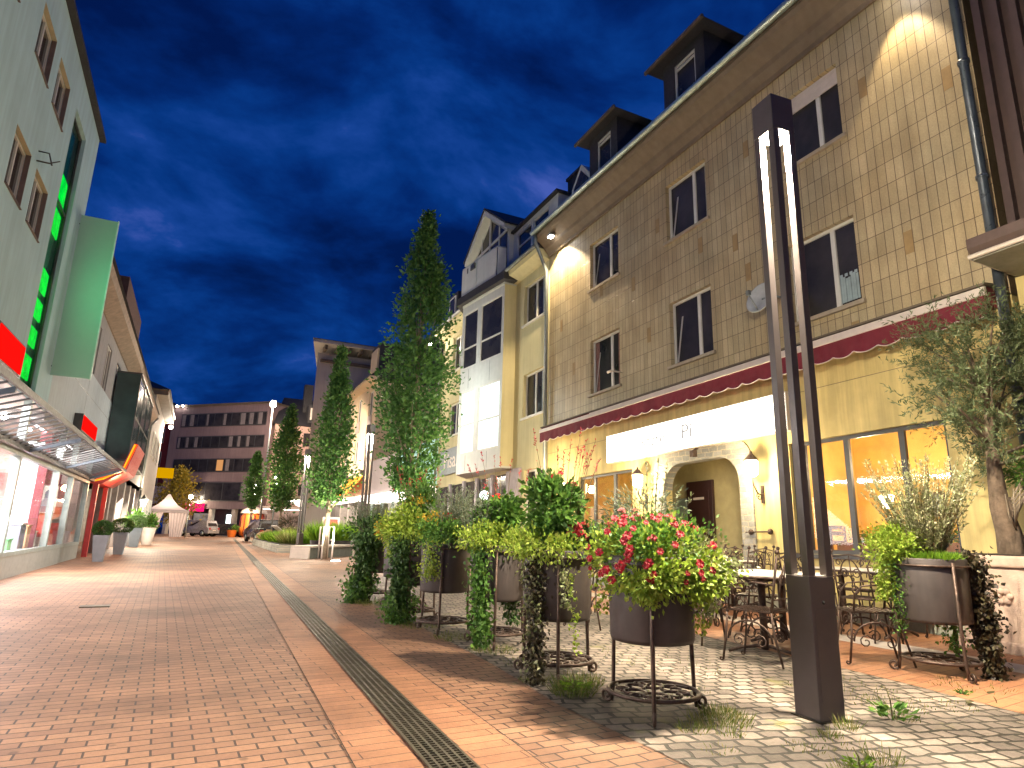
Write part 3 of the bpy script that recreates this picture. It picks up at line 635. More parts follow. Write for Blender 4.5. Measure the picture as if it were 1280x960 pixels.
di = thing('satellite_dish', 'white satellite dish on a bracket beside the first floor window', 'satellite dish', (8.75, 7.5, 4.8))
ax = Vector((-.95, -.1, .3)).normalized(); e1 = ax.cross(Vector((0, 0, 1))).normalized(); e2 = ax.cross(e1); c = fr.p(7.42, 5.12, .42)
V = []; F = []
for i, (r, h) in enumerate(((.02, -.05), (.1, -.045), (.18, -.02), (.25, .02), (.27, .022), (.27, .008), (.18, -.035), (.02, -.065))):
    for j in range(24):
        t = 2 * PI * j / 24; V.append(c + e1 * (r * math.cos(t)) + e2 * (r * 1.1 * math.sin(t)) + ax * h)
    if i:
        for j in range(24): F.append(((i - 1) * 24 + j, (i - 1) * 24 + (j + 1) % 24, i * 24 + (j + 1) % 24, i * 24 + j))
MB().add(V, F, 0, True).build('dish', mat('dish grey', (.42, .43, .42), .5), di)
MB().tube([c + e2 * .26, c + ax * .3 + e2 * .1], .012).obox(c + ax * .31 + e2 * .08, (.06, .06, .08)).build('feed_arm', M['greypipe'], di)
MB().tube([fr.p(7.2, 5.1, .0), fr.p(7.2, 5.1, .3), c - ax * .05], .02).build('bracket', M['greypipe'], di)
vt = solo('wall_bracket', MB().tube([fr.p(12.05, 4.95, 0), fr.p(12.05, 4.95, .3)], .02).tube([fr.p(12.05, 4.95, .3), fr.p(12.05, 4.9, .42)], .035), M['cream_metal'], 'small cream bracket arm beside the lower window near the pipe', 'bracket')

def flood(y, z, n, lab, e, spot):
    o = thing('eaves_floodlight', lab, 'floodlight', tuple(fr.p(y, z, n)), 'floodlights under the eaves of the tiled building')
    MB().tube([fr.p(y, 9.95, n - .1), fr.p(y, z, n)], .015).build('arm', M['greypipe'], o)
    MB().boxf(fr, y - .1, y + .1, z - .03, z + .05, n - .08, n + .08).build('housing', M['greypipe'], o, .01)
    MB().boxf(fr, y - .08, y + .08, z - .06, z - .032, n - .06, n + .06).build('lens', M['lampwhite'], o)
    p = fr.p(y, z - .1, n); p.z -= .022 * (y - 10)
    l = light('flood_lamp', 'SPOT', tuple(p), e, (1, .78, .48), .05, spot=math.radians(spot), blend=.45)
    aim(l, tuple(Vector(p) + Vector((.16, -.0, -1))))
flood(14.86, 9.72, .42, 'bright floodlight under the gutter at the yellow house end', 170, 110)
flood(4.75, 9.42, .4, 'floodlight under the eaves above the tiles at the near end', 48, 60)
# ================================================================== slatted brown building at the right edge
shear(True)
S = thing('slatted_building', 'dark brown ribbed building with a grey entrance canopy next to the tiled one', 'building', (9, 1, 0))
m_rib = mat('brown ribbed cladding', (.085, .055, .045), .5, .1, var=.12, streak=.1)
b = MB().boxf(fr, -6, 3.86, 4.2, 11.5, -8, -.06)
for i in range(45): b.boxf(fr, 3.72 - i * .2, 3.8 - i * .2, 4.45, 11.4, -.058, .05)
b.build('ribbed_wall', m_rib, S)
MB().boxf(fr, -6, 3.86, 0, 4.2, -8, -.02).build('ground_wall', M['yellow_plaster'], S)
c = MB().boxf(fr, -6, 3.82, 4.2, 4.27, -.02, .95); c.build('canopy', mat('canopy underside', (.2, .19, .15), .6), S)
MB().prism(fr, [(.0, 4.28), (.95, 4.28), (1.0, 4.34), (1.0, 4.46), (.9, 4.5), (0, 4.5)], -6, 3.84).build('canopy_fascia', m_rib, S)
MB().tube([fr.p(3.84, 4.24, .0), fr.p(3.84, 4.24, .98), fr.p(-6, 4.24, .98)], .03, 8).build('canopy_edge', M['cream_metal'], S)
MB().boxf(fr, 3.3, 3.42, .1, 4.1, .0, .06).boxf(fr, 2.2, 2.32, .1, 4.1, .0, .06).build('door_frame', M['zinc'], S)
MB().boxf(fr, 2.32, 3.3, .1, 3.0, -.01, .02).build('door', M['night_glass'], S)

# ================================================================== pale yellow house with the bow window
H = thing('bay_house', 'pale yellow house with white bow window and glazed attic gable', 'house', (8.8, 20, 0))
m_y2 = mat('pale yellow render', (.58, .52, .3), .8, var=.07, scale=1.3, bump=.08, streak=.1)
m_w2 = mat('white panel', (.56, .57, .54), .55, var=.06, streak=.06)
HY0, HY1 = 15.68, 24.9
hs = [(15.95, 17.3, 7.75, 9.1), (15.95, 17.25, 4.72, 6.1), (15.9, 17.1, .5, 3.1), (22.6, 23.7, 7.75, 9.2), (22.6, 23.9, 5.1, 6.4)]
MB().wall(fr, HY0, HY1, 0, 9.55, hs, .16, .3).build('wall', m_y2, H)
for i, (a, b_, c, e) in enumerate(hs):
    w = window(fr, a, b_, c, e, H, depth=.15, mull=[a + (b_ - a) * .5], trans=[e - .9] if i == 2 else (), sill=(i != 2), sill_m=M['white_frame'])
    if i < 2: MB().boxf(fr, a + .08, a + .3, c + .07, e - .07, -.128, -.122).build('curtain', mat('net curtain pale', (.3, .32, .34), .85, var=.3, scale=12), w)
MB().boxf(fr, HY0, HY1, 0, 9.6, -9, -.31).build('house_body', m_y2, H)
MB().boxf(fr, 17.25, 17.9, .1, 3.2, .0, .1).build('stone_pier', mat('mauve stone', (.3, .25, .27), .6), H)
MB().prism(fr, [(0, 9.4), (.1, 9.42), (.42, 9.55), (.46, 9.7), (0, 9.75)], HY0, HY1).build('eaves', m_y2, H)
MB().tube([fr.p(HY0, 9.72, .52), fr.p(HY1, 9.72, .52)], .07, 8).build('gutter', M['greypipe'], H)
MB().add([fr.p(HY0, 9.7, .48), fr.p(HY1, 9.7, .48), fr.p(HY1, 14.2, -4.5), fr.p(HY0, 14.2, -4.5), fr.p(HY0, 9.7, -9), fr.p(HY1, 9.7, -9)], [(0, 1, 2, 3), (3, 2, 5, 4), (0, 3, 4), (1, 5, 2), (0, 4, 5, 1)]).build('roof', M['slate'], H)
# the bow: facets in plan
bp = [(8.8, 17.9), (8.36, 17.9), (8.14, 19.45), (7.98, 20.65), (8.8, 21.7)]
lit = emit('lit white bay windows', (.86, 1, .95), 1.5)
bay = MB(); wnd = []
for i in range(4):
    p, q = bp[i], bp[i + 1]; ud = Vector((q[0] - p[0], q[1] - p[1], 0)); ln_ = ud.length; f = Fr((p[0], p[1], 0), ud, (-ud.y, ud.x, 0))
    hol = [(.1, ln_ - .1, 6.95, 9.05), (.1, ln_ - .1, 3.9, 6.12)] if i in (1, 2) else []
    bay.wall(f, 0, ln_, 3.3, 9.35, hol, .07, .1)
    wnd.append((f, ln_, hol, i))
bay.slab(bp, 3.24, 3.3).slab([(x - .02 if x < 8.7 else x, y) for x, y in bp], 9.35, 9.42)
B = bay.build('bow_window', m_w2, H)
MB().boxf(Fr((8.8, 0, 0), (0, 1, 0), (-1, 0, 0)), 17.89, 17.897, 3.3, 9.35, .0, .44).build('bow_return', m_y2, B)
for f, ln_, hol, i in wnd:
    for j, (a, b_, c, e) in enumerate(hol):
        window(f, a, b_, c, e, H, glass=(lit if j == 1 else M['night_glass']), depth=.06, bar=.05, trans=[c + (e - c) * (.36 if j == 0 else .46)], sill=False)
    if hol: MB().boxf(f, ln_ * .5, ln_ * .5 + .012, 6.2, 6.9, .001, .004).boxf(f, ln_ * .5, ln_ * .5 + .012, 3.32, 3.85, .001, .004).build('panel_joint', M['dark_frame'], H)
bpo = [(8.8, 17.6), (8.2, 17.65), (7.95, 19.45), (7.78, 20.8), (8.8, 22.0)]
MB().slab(bpo, 9.42, 9.7).build('bow_roof', M['slate'], H)
bb = [(8.5, 18.2), (8.2, 18.25), (8.02, 19.5), (7.9, 20.6), (8.5, 21.4)]
ba = MB()
for i in range(1, 4):
    p, q = bb[i], bb[i + 1]; ud = Vector((q[0] - p[0], q[1] - p[1], 0)); ba.boxf(Fr((p[0], p[1], 0), ud, (-ud.y, ud.x, 0)), 0.015, ud.length - .015, 9.72, 10.78, 0, .04)
ba.boxf(Fr((8.5, 18.2, 0), (-1, .1, 0), (0, -1, 0)), 0, .29, 9.72, 10.78, 0, .04)
ba.build('balcony_parapet', m_w2, H)
MB().tube([(x, y, 10.82) for x, y in bb], .03, 6).build('balcony_rail', M['zinc'], H)
pb = MB()
for yy in (20.3, 19.75): MB().obox((8.0, yy, 10.62), (.2, .32, .2)).build('balcony_box', M['dark_frame'], H)
# glazed attic gable and flat roofed attic
gf = Fr((8.9, 0, 0), (0, 1, 0), (-1, 0, 0))
MB().panel(gf, [(18.85, 9.9), (22.0, 9.9), (22.0, 12.0), (20.45, 13.2), (18.85, 12.0)], -3.5, -.02).build('attic_gable', m_w2, H)
gl = MB().panel(gf, [(19.0, 10.3), (20.4, 10.3), (20.4, 12.95), (19.0, 11.9)], -.018, .005).panel(gf, [(20.48, 10.3), (21.8, 10.3), (21.8, 11.95), (20.48, 12.95)], -.018, .005); gl.build('gable_glass', M['night_glass'], H)
br = MB().boxf(gf, 18.9, 21.9, 11.9, 11.99, .005, .04).boxf(gf, 20.4, 20.48, 9.9, 13.05, .006, .05).boxf(gf, 19.6, 19.66, 10.2, 12.6, .005, .03).boxf(gf, 21.2, 21.26, 10.2, 12.6, .005, .03)
br.panel(gf, [(18.6, 11.8), (18.6, 11.98), (20.45, 13.38), (20.45, 13.15)], -.4, .3).panel(gf, [(22.3, 11.8), (20.45, 13.15), (20.45, 13.38), (22.3, 11.98)], -.4, .3); br.build('gable_frame', m_w2, H)
MB().panel(gf, [(18.5, 12.0), (20.45, 13.48), (22.4, 12.0), (22.4, 11.95), (20.45, 13.41), (18.5, 11.95)], -3.6, .33).build('gable_roof', M['slate'], H)
at = MB().wall(Fr((9.1, 0, 0), (0, 1, 0), (-1, 0, 0)), 15.7, 18.85, 9.9, 11.75, [(16.3, 17.35, 10.3, 11.6), (17.5, 18.55, 10.3, 11.6)], .1, 3.).build('attic_wall', m_w2, H)
for a in (16.3, 17.5): window(Fr((9.1, 0, 0), (0, 1, 0), (-1, 0, 0)), a, a + 1.05, 10.3, 11.6, H, depth=.08, sill=False, trans=[11.1])
MB().boxf(Fr((9.1, 0, 0), (0, 1, 0), (-1, 0, 0)), 15.6, 18.95, 11.75, 11.83, -3.2, .12).build('attic_roof', M['slate'], H)
MB().boxf(fr, 15.75, 16.6, 11.4, 12.9, -2.4, -1.2).boxf(fr, 15.7, 16.65, 12.9, 13.0, -2.45, -1.15).build('chimney', M['slate'], H)
# small gabled roof window between the houses
MB().panel(Fr((9.3, 0, 0), (0, 1, 0), (-1, 0, 0)), [(14.1, 10.6), (15.2, 10.6), (15.2, 11.6), (14.65, 12.2), (14.1, 11.6)], -1.5, 0).build('gable_dormer', m_w2, H)
MB().panel(Fr((9.3, 0, 0), (0, 1, 0), (-1, 0, 0)), [(14.25, 10.7), (15.05, 10.7), (15.05, 11.55), (14.65, 12.0), (14.25, 11.55)], .002, .02).build('dormer_glass', M['night_glass'], H)
for (y, z) in ((22.7, 10.1), (24.2, 10.1)):
    dm = MB().boxf(fr, y - .5, y + .5, z - .3, z + 1.25, -2.2, -.1).build('dormer', M['slate'], H)
    MB().boxf(fr, y - .36, y + .36, z + .1, z + 1.1, -.098, -.05).build('dormer_window', M['white_frame'], dm)
    MB().boxf(fr, y - .28, y + .28, z + .18, z + 1.02, -.05, -.04).build('dormer_pane', M['night_glass'], dm)
MB().tube([fr.p(24.85, 9.7, .5), fr.p(24.85, 9.3, .15), fr.p(24.85, .2, .1)], .05, 8).build('downpipe', M['greypipe'], H)
# ground floor shop front, sign band and hidden room
MB().boxf(fr, 18.0, 24.6, .4, 3.1, .001, .03).build('shop_glass', M['night_glass'], H)
m_mp = mat('mauve pier', (.27, .24, .26), .6)
for y in (18.0, 19.2, 20.5, 21.7, 23.1, 24.5): MB().boxf(fr, y - .09, y + .09, .1, 3.15, .03, .12).build('shop_pier', m_mp, H)
MB().boxf(fr, 17.95, 24.6, .1, .4, .0, .1).build('shop_plinth', m_mp, H)
ps = thing('shop_name_board', 'blue grey hanging name board with white letters beside the bow window', 'sign', (8.6, 23, 3.6))
MB().boxf(fr, 21.9, 24.3, 3.55, 4.55, .01, .12).build('board', mat('blue grey board', (.16, .2, .23), .5), ps)
text_on('lettering', 'Pisa.', .85, fr, 23.1, 4.05, .126, M['cream_metal'], ps, 1.0, True)
for (y, r) in ((18.45, .1), (18.85, .08)):
    tag(MB().ball(tuple(fr.p(y, 2.3 + r, .22)), r, 12).build('red_globe_lamp', emit('red lamp', (1, .03, .03), 2.2)), 'larger red glowing ball in the bow window house shop front' if r > .09 else 'smaller red glowing ball in the bow window house shop front', 'lamp', 'red balls in the shop front')
tag(MB().ball(tuple(fr.p(19.5, 2.5, .22)), .16, 12).build('white_globe_lamp', emit('white lamp', (.9, 1, .95), 4.)), 'white glowing ball in the bow window house shop front', 'lamp')
light('bay_lamp', 'POINT', (6.6, 19.3, 5.5), 22, (.9, 1, .95), .4)
light('eaves_lamp', 'POINT', tuple(fr.p(25.1, 9.1, .9)), 22, (1, .85, .65), .05)
solo('eaves_lamp_fitting', MB().ball(tuple(fr.p(25.0, 9.25, .6)), .08), M['lampwhite'], 'small white lamp under the far gutter of the bow window house', 'lamp')
shear(False)

# ================================================================== low shop, cream house, tall gable house
LS = thing('low_shop', 'low flat roofed shop with turquoise and rose wall panels over a glowing fascia', 'shop', (8.9, 30, 0))
cy = mat('turquoise panel', (.34, .66, .68), .5, var=.05); rs = mat('rose panel', (.5, .42, .42), .6, var=.05)
MB().boxf(fr, 24.95, 30.6, 2.95, 4.9, -6, .0).build('turquoise_panel', cy, LS); MB().boxf(fr, 30.61, 36.0, 2.95, 4.9, -6, .0).build('rose_panel', rs, LS)
MB().boxf(fr, 24.95, 36., 0, .25, -6, 0.02).build('plinth', M['pale_stone'], LS)
MB().boxf(fr, 24.95, 36., 2.5, 2.94, -.5, .25).build('lit_fascia', emit('lit fascia', (1, .9, .78), 3.6), LS)
rm = MB().boxf(fr, 24.95, 36., .25, 2.5, -5.9, -5.5); 
rm.build('shop_interior', emit('bright shop interior', (1, .93, .85), 2.4, .6, 1.4), LS)
for y in (25.0, 27.1, 29.2, 31.3, 33.4, 35.5): MB().boxf(fr, y, y + .14, .25, 2.5, -.1, .02).build('shop_frame', M['zinc'], LS)
MB().boxf(fr, 24.95, 36., .25, 2.5, -.06, -.04).build('shop_glass', M['clear'], LS)
rk = MB(); 
for i in range(34): rk.obox((9.5 + random.random() * 2.5, 25.4 + i * .31, .25 + .6), (.3, .12, 1.0 + random.random() * .5), random.random())
rk.build('goods', mat('mixed goods', (.3, .25, .28), .8, var=.9, scale=2.), LS)
light('shop_spill', 'AREA', (8.5, 30, 2.6), 90, (1, .88, .72)).data.size = 3.; aim(bpy.data.objects['shop_spill'], (4, 30, 0))
MB().boxf(fr, 24.96, 30, 4.95, 10.5, -9, -2.2).build('rear_block', rs, LS)

CH = thing('cream_house', 'cream rendered house with tall windows above an orange awning', 'house', (8.9, 40, 0))
m_c = mat('cream render', (.62, .47, .3), .8, var=.08, scale=1.2, streak=.1)
hs = []
for y in (37.0, 40.0, 43.0):
    for z in (5.1, 7.8): hs.append((y, y + 1.0, z, z + 1.5))
MB().wall(fr, 36.05, 45.9, 3.0, 9.7, hs, .15, .3).build('wall', m_c, CH); MB().boxf(fr, 36.05, 45.9, 3.0, 9.7, -9, -.31).build('house_body', m_c, CH)
for a, b_, c, e in hs:
    w = window(fr, a, b_, c, e, CH, depth=.13, mull=[a + .5], sill=False)
    MB().boxf(fr, a - .02, b_ + .02, c - .75, c - .02, .01, .04).build('shutter_panel', mat('shutter', (.33, .27, .24), .7), w)
MB().boxf(fr, 36.05, 45.9, 0, 3.0, -9, -4).build('rear_wall', m_c, CH)
MB().boxf(fr, 36.05, 45.9, .1, 3.0, -4, -3.8).build('shop_interior', emit('warm shop interior', (1, .85, .65), 1.6, .7, 1.1), CH)
m_gp = mat('grey pier', (.28, .25, .24), .7)
for y in (36.05, 38.6, 41.2, 43.6, 45.5): MB().boxf(fr, y, y + .35, 0, 3.0, -.4, .02).build('pier', m_gp, CH)
MB().boxf(fr, 36.05, 45.9, 2.7, 2.99, .02, .3).build('lit_fascia', emit('lit fascia warm', (1, .88, .75), 3.2), CH)
MB().prism(fr, [(0, 9.6), (.5, 9.75), (.5, 9.9), (0, 9.95)], 36., 46.).build('eaves', m_c, CH)
MB().add([fr.p(36, 9.9, .55), fr.p(46, 9.9, .55), fr.p(46, 14, -4.5), fr.p(36, 14, -4.5), fr.p(36, 9.9, -9), fr.p(46, 9.9, -9)], [(0, 1, 2, 3), (3, 2, 5, 4), (0, 3, 4), (1, 5, 2), (0, 4, 5, 1)]).build('roof', M['slate'], CH)
MB().boxf(fr, 37.4, 39.4, 10.4, 12.4, -2.5, -.3).build('dormer', M['slate'], CH); MB().boxf(fr, 37.6, 39.2, 10.7, 12.1, -.298, -.2).build('dormer_frame', m_c, CH)
oa = thing('orange_awning', 'bright orange awning let down over the cream house shop', 'awning', (8.4, 40, 3))
MB().add([fr.p(37.6, 4.25, .02), fr.p(42.4, 4.25, .02), fr.p(42.4, 3.1, 1.0), fr.p(37.6, 3.1, 1.0), fr.p(37.6, 4.21, .02), fr.p(42.4, 4.21, .02), fr.p(42.4, 3.06, 1.0), fr.p(37.6, 3.06, 1.0)], [(0, 1, 2, 3), (7, 6, 5, 4), (0, 3, 7, 4), (1, 5, 6, 2), (3, 2, 6, 7)]).build('cloth', mat('orange cloth', (.9, .22, .008), .8, var=.06), oa)
for y in (37.5, 42.2): MB().boxf(fr, y, y + .3, 4.26, 4.5, 0, .3).build('end_cap', M['dark_frame'], oa)
light('awning_fill_spot', 'SPOT', (4.3, 38.5, 4.2), 800, (1, .85, .65), .1, spot=1.6); aim(bpy.data.objects['awning_fill_spot'], (8.9, 40, 4.5))  # added fill light with no fitting, brightens the orange awning

TG = thing('tall_gable_house', 'tall plain grey gable wall under wide bracketed eaves rising over the cream roof', 'house', (9, 47, 0))
m_t = mat('grey white render', (.42, .38, .35), .85, var=.06, scale=.8, streak=.1)
MB().slab([(6.7, 46.2), (16, 46.2), (16, 60), (9.6, 60)], 0, 13.6).build('wall', m_t, TG)
so = MB()
for i in range(11): so.box(7.0 + i * .85, 7.18 + i * .85, 45.2, 46.18, 13.65, 13.98)
so.build('eave_bracket_row', M['cornice'], TG); MB().slab([(6.12, 44.9), (16.4, 44.9), (16.4, 60.6), (9.2, 60.6)], 14.0, 14.25).build('eave_board', m_t, TG)
MB().box(6.9, 16.2, 45.95, 46.19, 12.9, 13.1).build('moulding', M['cornice'], TG)
MB().add([(6.05, 44.8, 14.26), (16.6, 44.8, 14.26), (16.6, 60.8, 14.26), (9.2, 60.8, 14.26), (12, 53, 15.6)], [(0, 1, 4), (1, 2, 4), (2, 3, 4), (3, 0, 4), (3, 2, 1, 0)]).build('roof', M['slate'], TG)
ff = Fr((6.7, 46.2, 0), (.2101, 1, 0), (-1, .2101, 0))
for y in (2, 5.5, 9):
    for z in (4.5, 7.7, 10.7): window(ff, y, y + 1.1, z, z + 1.7, TG, depth=-.02, mull=[y + .55], sill=True)
MB().boxf(ff, .3, 13.4, .3, 2.9, .01, .05).build('shop_window', emit('shop window glow', (1, .8, .62), 1.5, .7, .9), TG)
MB().boxf(ff, .2, 13.6, 3.0, 3.25, .01, 1.4).build('shop_canopy', M['pale_stone'], TG); MB().boxf(ff, .4, 13.4, 2.93, 2.99, .1, 1.2).build('lit_soffit', emit('lit soffit', (1, .85, .7), 4.), TG)
# ================================================================== far end of the street
NET = mat('net curtain', (.2, .17, .17), .8)
def ribbon(fr2, u0, u1, w0, w1, n, parent, curtains, seed):
    rr = random.Random(seed); du = (u1 - u0) / n
    o = MB().boxf(fr2, u0, u1, w0, w1, .01, .06); f = MB()
    w = o.build('window', M['dark_frame'], parent); pane = MB(); cu = MB()
    for i in range(n):
        a = u0 + i * du + .06; b = u0 + (i + 1) * du - .06; pane.boxf(fr2, a, b, w0 + .1, w1 - .1, .061, .075)
        if rr.random() < curtains:
            k = rr.random(); MB().boxf(fr2, a + .05, a + (b - a) * (.3 + .4 * k), w0 + .12, w1 - .12, .076, .085).build('curtain', NET, w)
    pane.build('pane', M['night_glass'], w)
    return w
BK = thing('office_block', 'mauve four storey block with dark ribbon windows closing the end of the street', 'building', (1.5, 82, 0))
A_, B_ = Vector((-3.75, 87, 0)), Vector((6.75, 77, 0)); fb = Fr(A_, B_ - A_, (-(B_ - A_).y * -1, 0, 0)); ud = (B_ - A_).normalized(); fb = Fr(A_, ud, (ud.y, -ud.x, 0))
Lb = (B_ - A_).length; m_b = mat('mauve concrete', (.225, .155, .16), .8, var=.08, scale=.6, streak=.15)
MB().boxf(fb, 0, Lb, 3.0, 15.1, -10, 0).build('wall', m_b, BK); MB().boxf(fb, 0, Lb, 0, 3.0, -10, -2.0).build('ground_wall', mat('dark shopfront', (.06, .055, .06), .5), BK)
for i, (a, w0, w1) in enumerate(((1.5, 12.6, 14.2), (1.3, 10.0, 11.45), (1.2, 7.2, 8.75), (1.4, 3.85, 6.0))): ribbon(fb, a, Lb - .7, w0, w1, 10 if i < 3 else 5, BK, .6 if i < 3 else .2, i + 3)
o = MB().boxf(fb, 7.6, 8.5, 7.35, 8.6, .08, .095).build('lit_pane', emit('amber curtain glow', (1, .45, .16), .7), BK)
MB().boxf(fb, -.1, Lb + .1, 15.1, 15.35, -10.1, .15).build('parapet', M['cornice'], BK)
for i in range(5):
    x = .8 + i * 3.2; MB().boxf(fb, x, x + .45, 0, 3.0, -.6, -.1).build('column', M['pale_stone'], BK)
MB().boxf(fb, 8.2, 9.0, .8, 2.4, -1.99, -1.9).build('lit_door', emit('white shop door', (.8, 1, .95), 4.), BK)
MB().boxf(fb, 3.4, 6.4, .6, 2.5, -1.99, -1.92).build('shop_window', emit('dim shop window', (1, .8, .7), .35, .8, 1.), BK)
pk = thing('pink_sign', 'glowing pink shop sign on the office block front', 'sign', tuple(fb.p(5.1, 3.0, .1)))
MB().boxf(fb, 3.5, 6.6, 2.65, 3.55, .02, .2).build('sign_box', emit('pink sign', (1, .012, .16), 1.3), pk)
def globe(x, y, z, r, lab, e=60, pole=True, group='small street lights down the street', strength=30):
    o = thing('street_light', lab, 'street light', (x, y, 0), group)
    if pole: MB().tube([(x, y, 0), (x, y, z - r)], [.06, .04], 8).build('pole', M['greypipe'], o)
    MB().ball((x, y, z), r, 10).build('lamp', emit('street light glow', (1, .9, .75), strength), o)
    MB().lathe([(r * 1.2, r * .7), (r * .6, r * 1.3)], (x, y, z), 10).build('hood', M['greypipe'], o)
    light('street_light_lamp', 'POINT', (x, y - .1, z - r - .25), e, (1, .78, .52), .15); return o
q = fb.p(5.3, 4.1, .9); globe(q.x, q.y, 4.3, .28, 'white light standing over the pink shop sign', 130, True)
globe(4.55, 60, 4.55, .2, 'small street light against the slim far tree', 220)
globe(4.9, 47, 4.5, .18, 'small street light inside the foliage of the tree beside the dark van', 220)
ml = thing('mast_light', 'tall mast light burning above the office block roof corner', 'street light', (6.1, 70, 0))
MB().tube([(6.1, 70, 0), (6.1, 70, 13.5)], [.12, .06], 8).build('mast', M['greypipe'], ml); MB().ball((6.1, 69.9, 13.7), .33, 10).build('lamp', emit('mast glow', (1, .8, .55), 60), ml); MB().obox((6.1, 70, 14.05), (.5, .6, .12)).build('hood', M['greypipe'], ml)
light('mast_lamp', 'POINT', (6.1, 69.3, 13.3), 1100, (1, .8, .58), .2)
for (u, lab) in ((.7, 'roof edge spotlight at the very corner of the office block'), (1.6, 'roof edge spotlight second from the corner of the office block')):
    p = fb.p(u, 15.2, .3); tag(MB().ball(tuple(p), .13).build('roof_spotlight', M['lampwhite']), lab, 'spotlight', 'roof spotlights on the office block')

RB = thing('red_building', 'narrow red rendered building with pale windows beside the office block', 'building', (-5.5, 90, 0))
fr3 = Fr((-8.5, 90, 0), (1, 0, 0), (0, -1, 0)); m_r = mat('red render', (.28, .03, .03), .8)
MB().boxf(fr3, 0, 4.6, 3.4, 13.6, -8, 0).build('wall', m_r, RB); MB().boxf(fr3, -.1, 4.7, 13.6, 16.2, -8, .1).build('roof', M['slate'], RB)
for z in (11.9, 9.0, 6.0): window(fr3, 1.2, 4.0, z - .9, z + .9, RB, frame=M['cream_metal'], depth=-.02, mull=[2.6], sill=False)
MB().boxf(fr3, 0, 4.6, 0, 3.4, -8, -.2).build('ground_wall', M['pale_stone'], RB); MB().boxf(fr3, 2.2, 4.7, 3.5, 5.6, .02, 1.2).build('balcony', M['cream_metal'], RB)
DH = thing('dark_roof_house', 'rose rendered house with a steep dark roof, dormer and chimney behind the trees', 'house', (11, 78, 0))
MB().box(7.1, 17, 76, 86, 0, 12.6).build('wall', mat('rose render', (.42, .27, .23), .8, var=.06), DH)
fr4 = Fr((7.1, 76, 0), (1, 0, 0), (0, -1, 0))
for x in (.6, 3.2):
    for z in (10.3, 7.2, 4.4): window(fr4, x, x + 1.6, z, z + 1.5, DH, frame=M['dark_frame'], depth=-.02, sill=False)
MB().add([(6.9, 75.6, 12.6), (17.4, 75.6, 12.6), (17.4, 86, 12.6), (6.9, 86, 12.6), (8.2, 80.5, 16.6), (17.4, 80.5, 16.6)], [(0, 1, 5, 4), (3, 0, 4), (2, 3, 4, 5), (1, 2, 5), (3, 2, 1, 0)]).build('roof', M['slate'], DH)
MB().box(10.2, 11.2, 78, 79, 13.6, 18).build('chimney', M['slate'], DH); MB().box(10.6, 12.0, 75.9, 78, 13.0, 15.2).build('dormer', M['slate'], DH); MB().box(10.8, 11.8, 75.8, 75.89, 13.4, 14.8).build('dormer_window', M['cream_metal'], DH)
MB().box(7.0, 17, 75.7, 75.98, .2, 3.0).build('shop_window', emit('rose shopfront', (1, .62, .45), .7, .8, .8), DH); MB().box(6.6, 17, 74.6, 75.98, 3.05, 3.3).build('shop_canopy', M['cream_metal'], DH); MB().box(6.7, 17, 74.7, 75.9, 2.98, 3.04).build('lit_soffit', emit('canopy light strip', (1, .88, .72), 5.), DH)

# market tent, cars, kiosk, bicycles
TN = thing('market_tent', 'white pagoda market tent with a peaked roof and tied back curtains', 'tent', (-2.2, 64, 0))
V = []; F = []; cxx, cyy, hw = -2.15, 65.5, 1.75
prof = [(1., 2.3), (.72, 2.5), (.45, 2.8), (.22, 3.25), (.05, 3.75)]
for s_, z in prof:
    for (sx_, sy_) in ((-1, -1), (1, -1), (1, 1), (-1, 1)): V.append((cxx + sx_ * hw * s_, cyy + sy_ * hw * s_, z))
for i in range(4):
    for j in range(4): F.append((i * 4 + j, i * 4 + (j + 1) % 4, (i + 1) * 4 + (j + 1) % 4, (i + 1) * 4 + j))
F.append((16, 17, 18, 19)); m_tn = leafmat('tent canvas', [(.62, .56, .56), (.62, .56, .56)], .3, .7)
MB().add(V, F).build('roof', m_tn, TN)
MB().box(cxx - hw, cxx + hw, cyy - hw - .01, cyy - hw + .01, 2.1, 2.36).box(cxx + hw - .01, cxx + hw + .01, cyy - hw, cyy + hw, 2.1, 2.36).build('valance', m_tn, TN)
for sx_ in (-1, 1):
    for sy_ in (-1, 1): MB().tube([(cxx + sx_ * hw * .98, cyy + sy_ * hw * .98, 0), (cxx + sx_ * hw * .98, cyy + sy_ * hw * .98, 2.3)], .04).build('pole', M['zinc'], TN)
cur = MB()
for (x0, x1, xm) in ((cxx - hw, cxx - .2, cxx - hw + .3), (cxx + .2, cxx + hw, cxx + .9)):
    for i in range(12):
        a = x0 + (x1 - x0) * i / 12; b_ = x0 + (x1 - x0) * (i + 1) / 12; off = .05 * (i % 2)
        cur.quad((a, cyy - hw + .05 + off, 2.2), (b_, cyy - hw + .1 - off, 2.2), (b_ * .6 + xm * .4, cyy - hw + .1 - off, .05), (a * .6 + xm * .4, cyy - hw + .05 + off, .05))
cur.build('curtain', m_tn, TN); MB().box(cxx - 1.3, cxx - .5, cyy + .5, cyy + .6, .8, 2.0).build('notice', mat('dark notice', (.12, .06, .07), .6), TN)
light('tent_lamp', 'POINT', (cxx, cyy, 2.2), 60, (1, .75, .55), .1)
tag(MB().boxf(Fr((-3.75, 64.6, 0), (1, 0, 0), (0, -1, 0)), 0, 1.7, 5.1, 6.0, 0, .2).build('yellow_sign', emit('yellow sign', (1, .5, .0), .7)), 'amber yellow sign board over the market tent', 'sign')

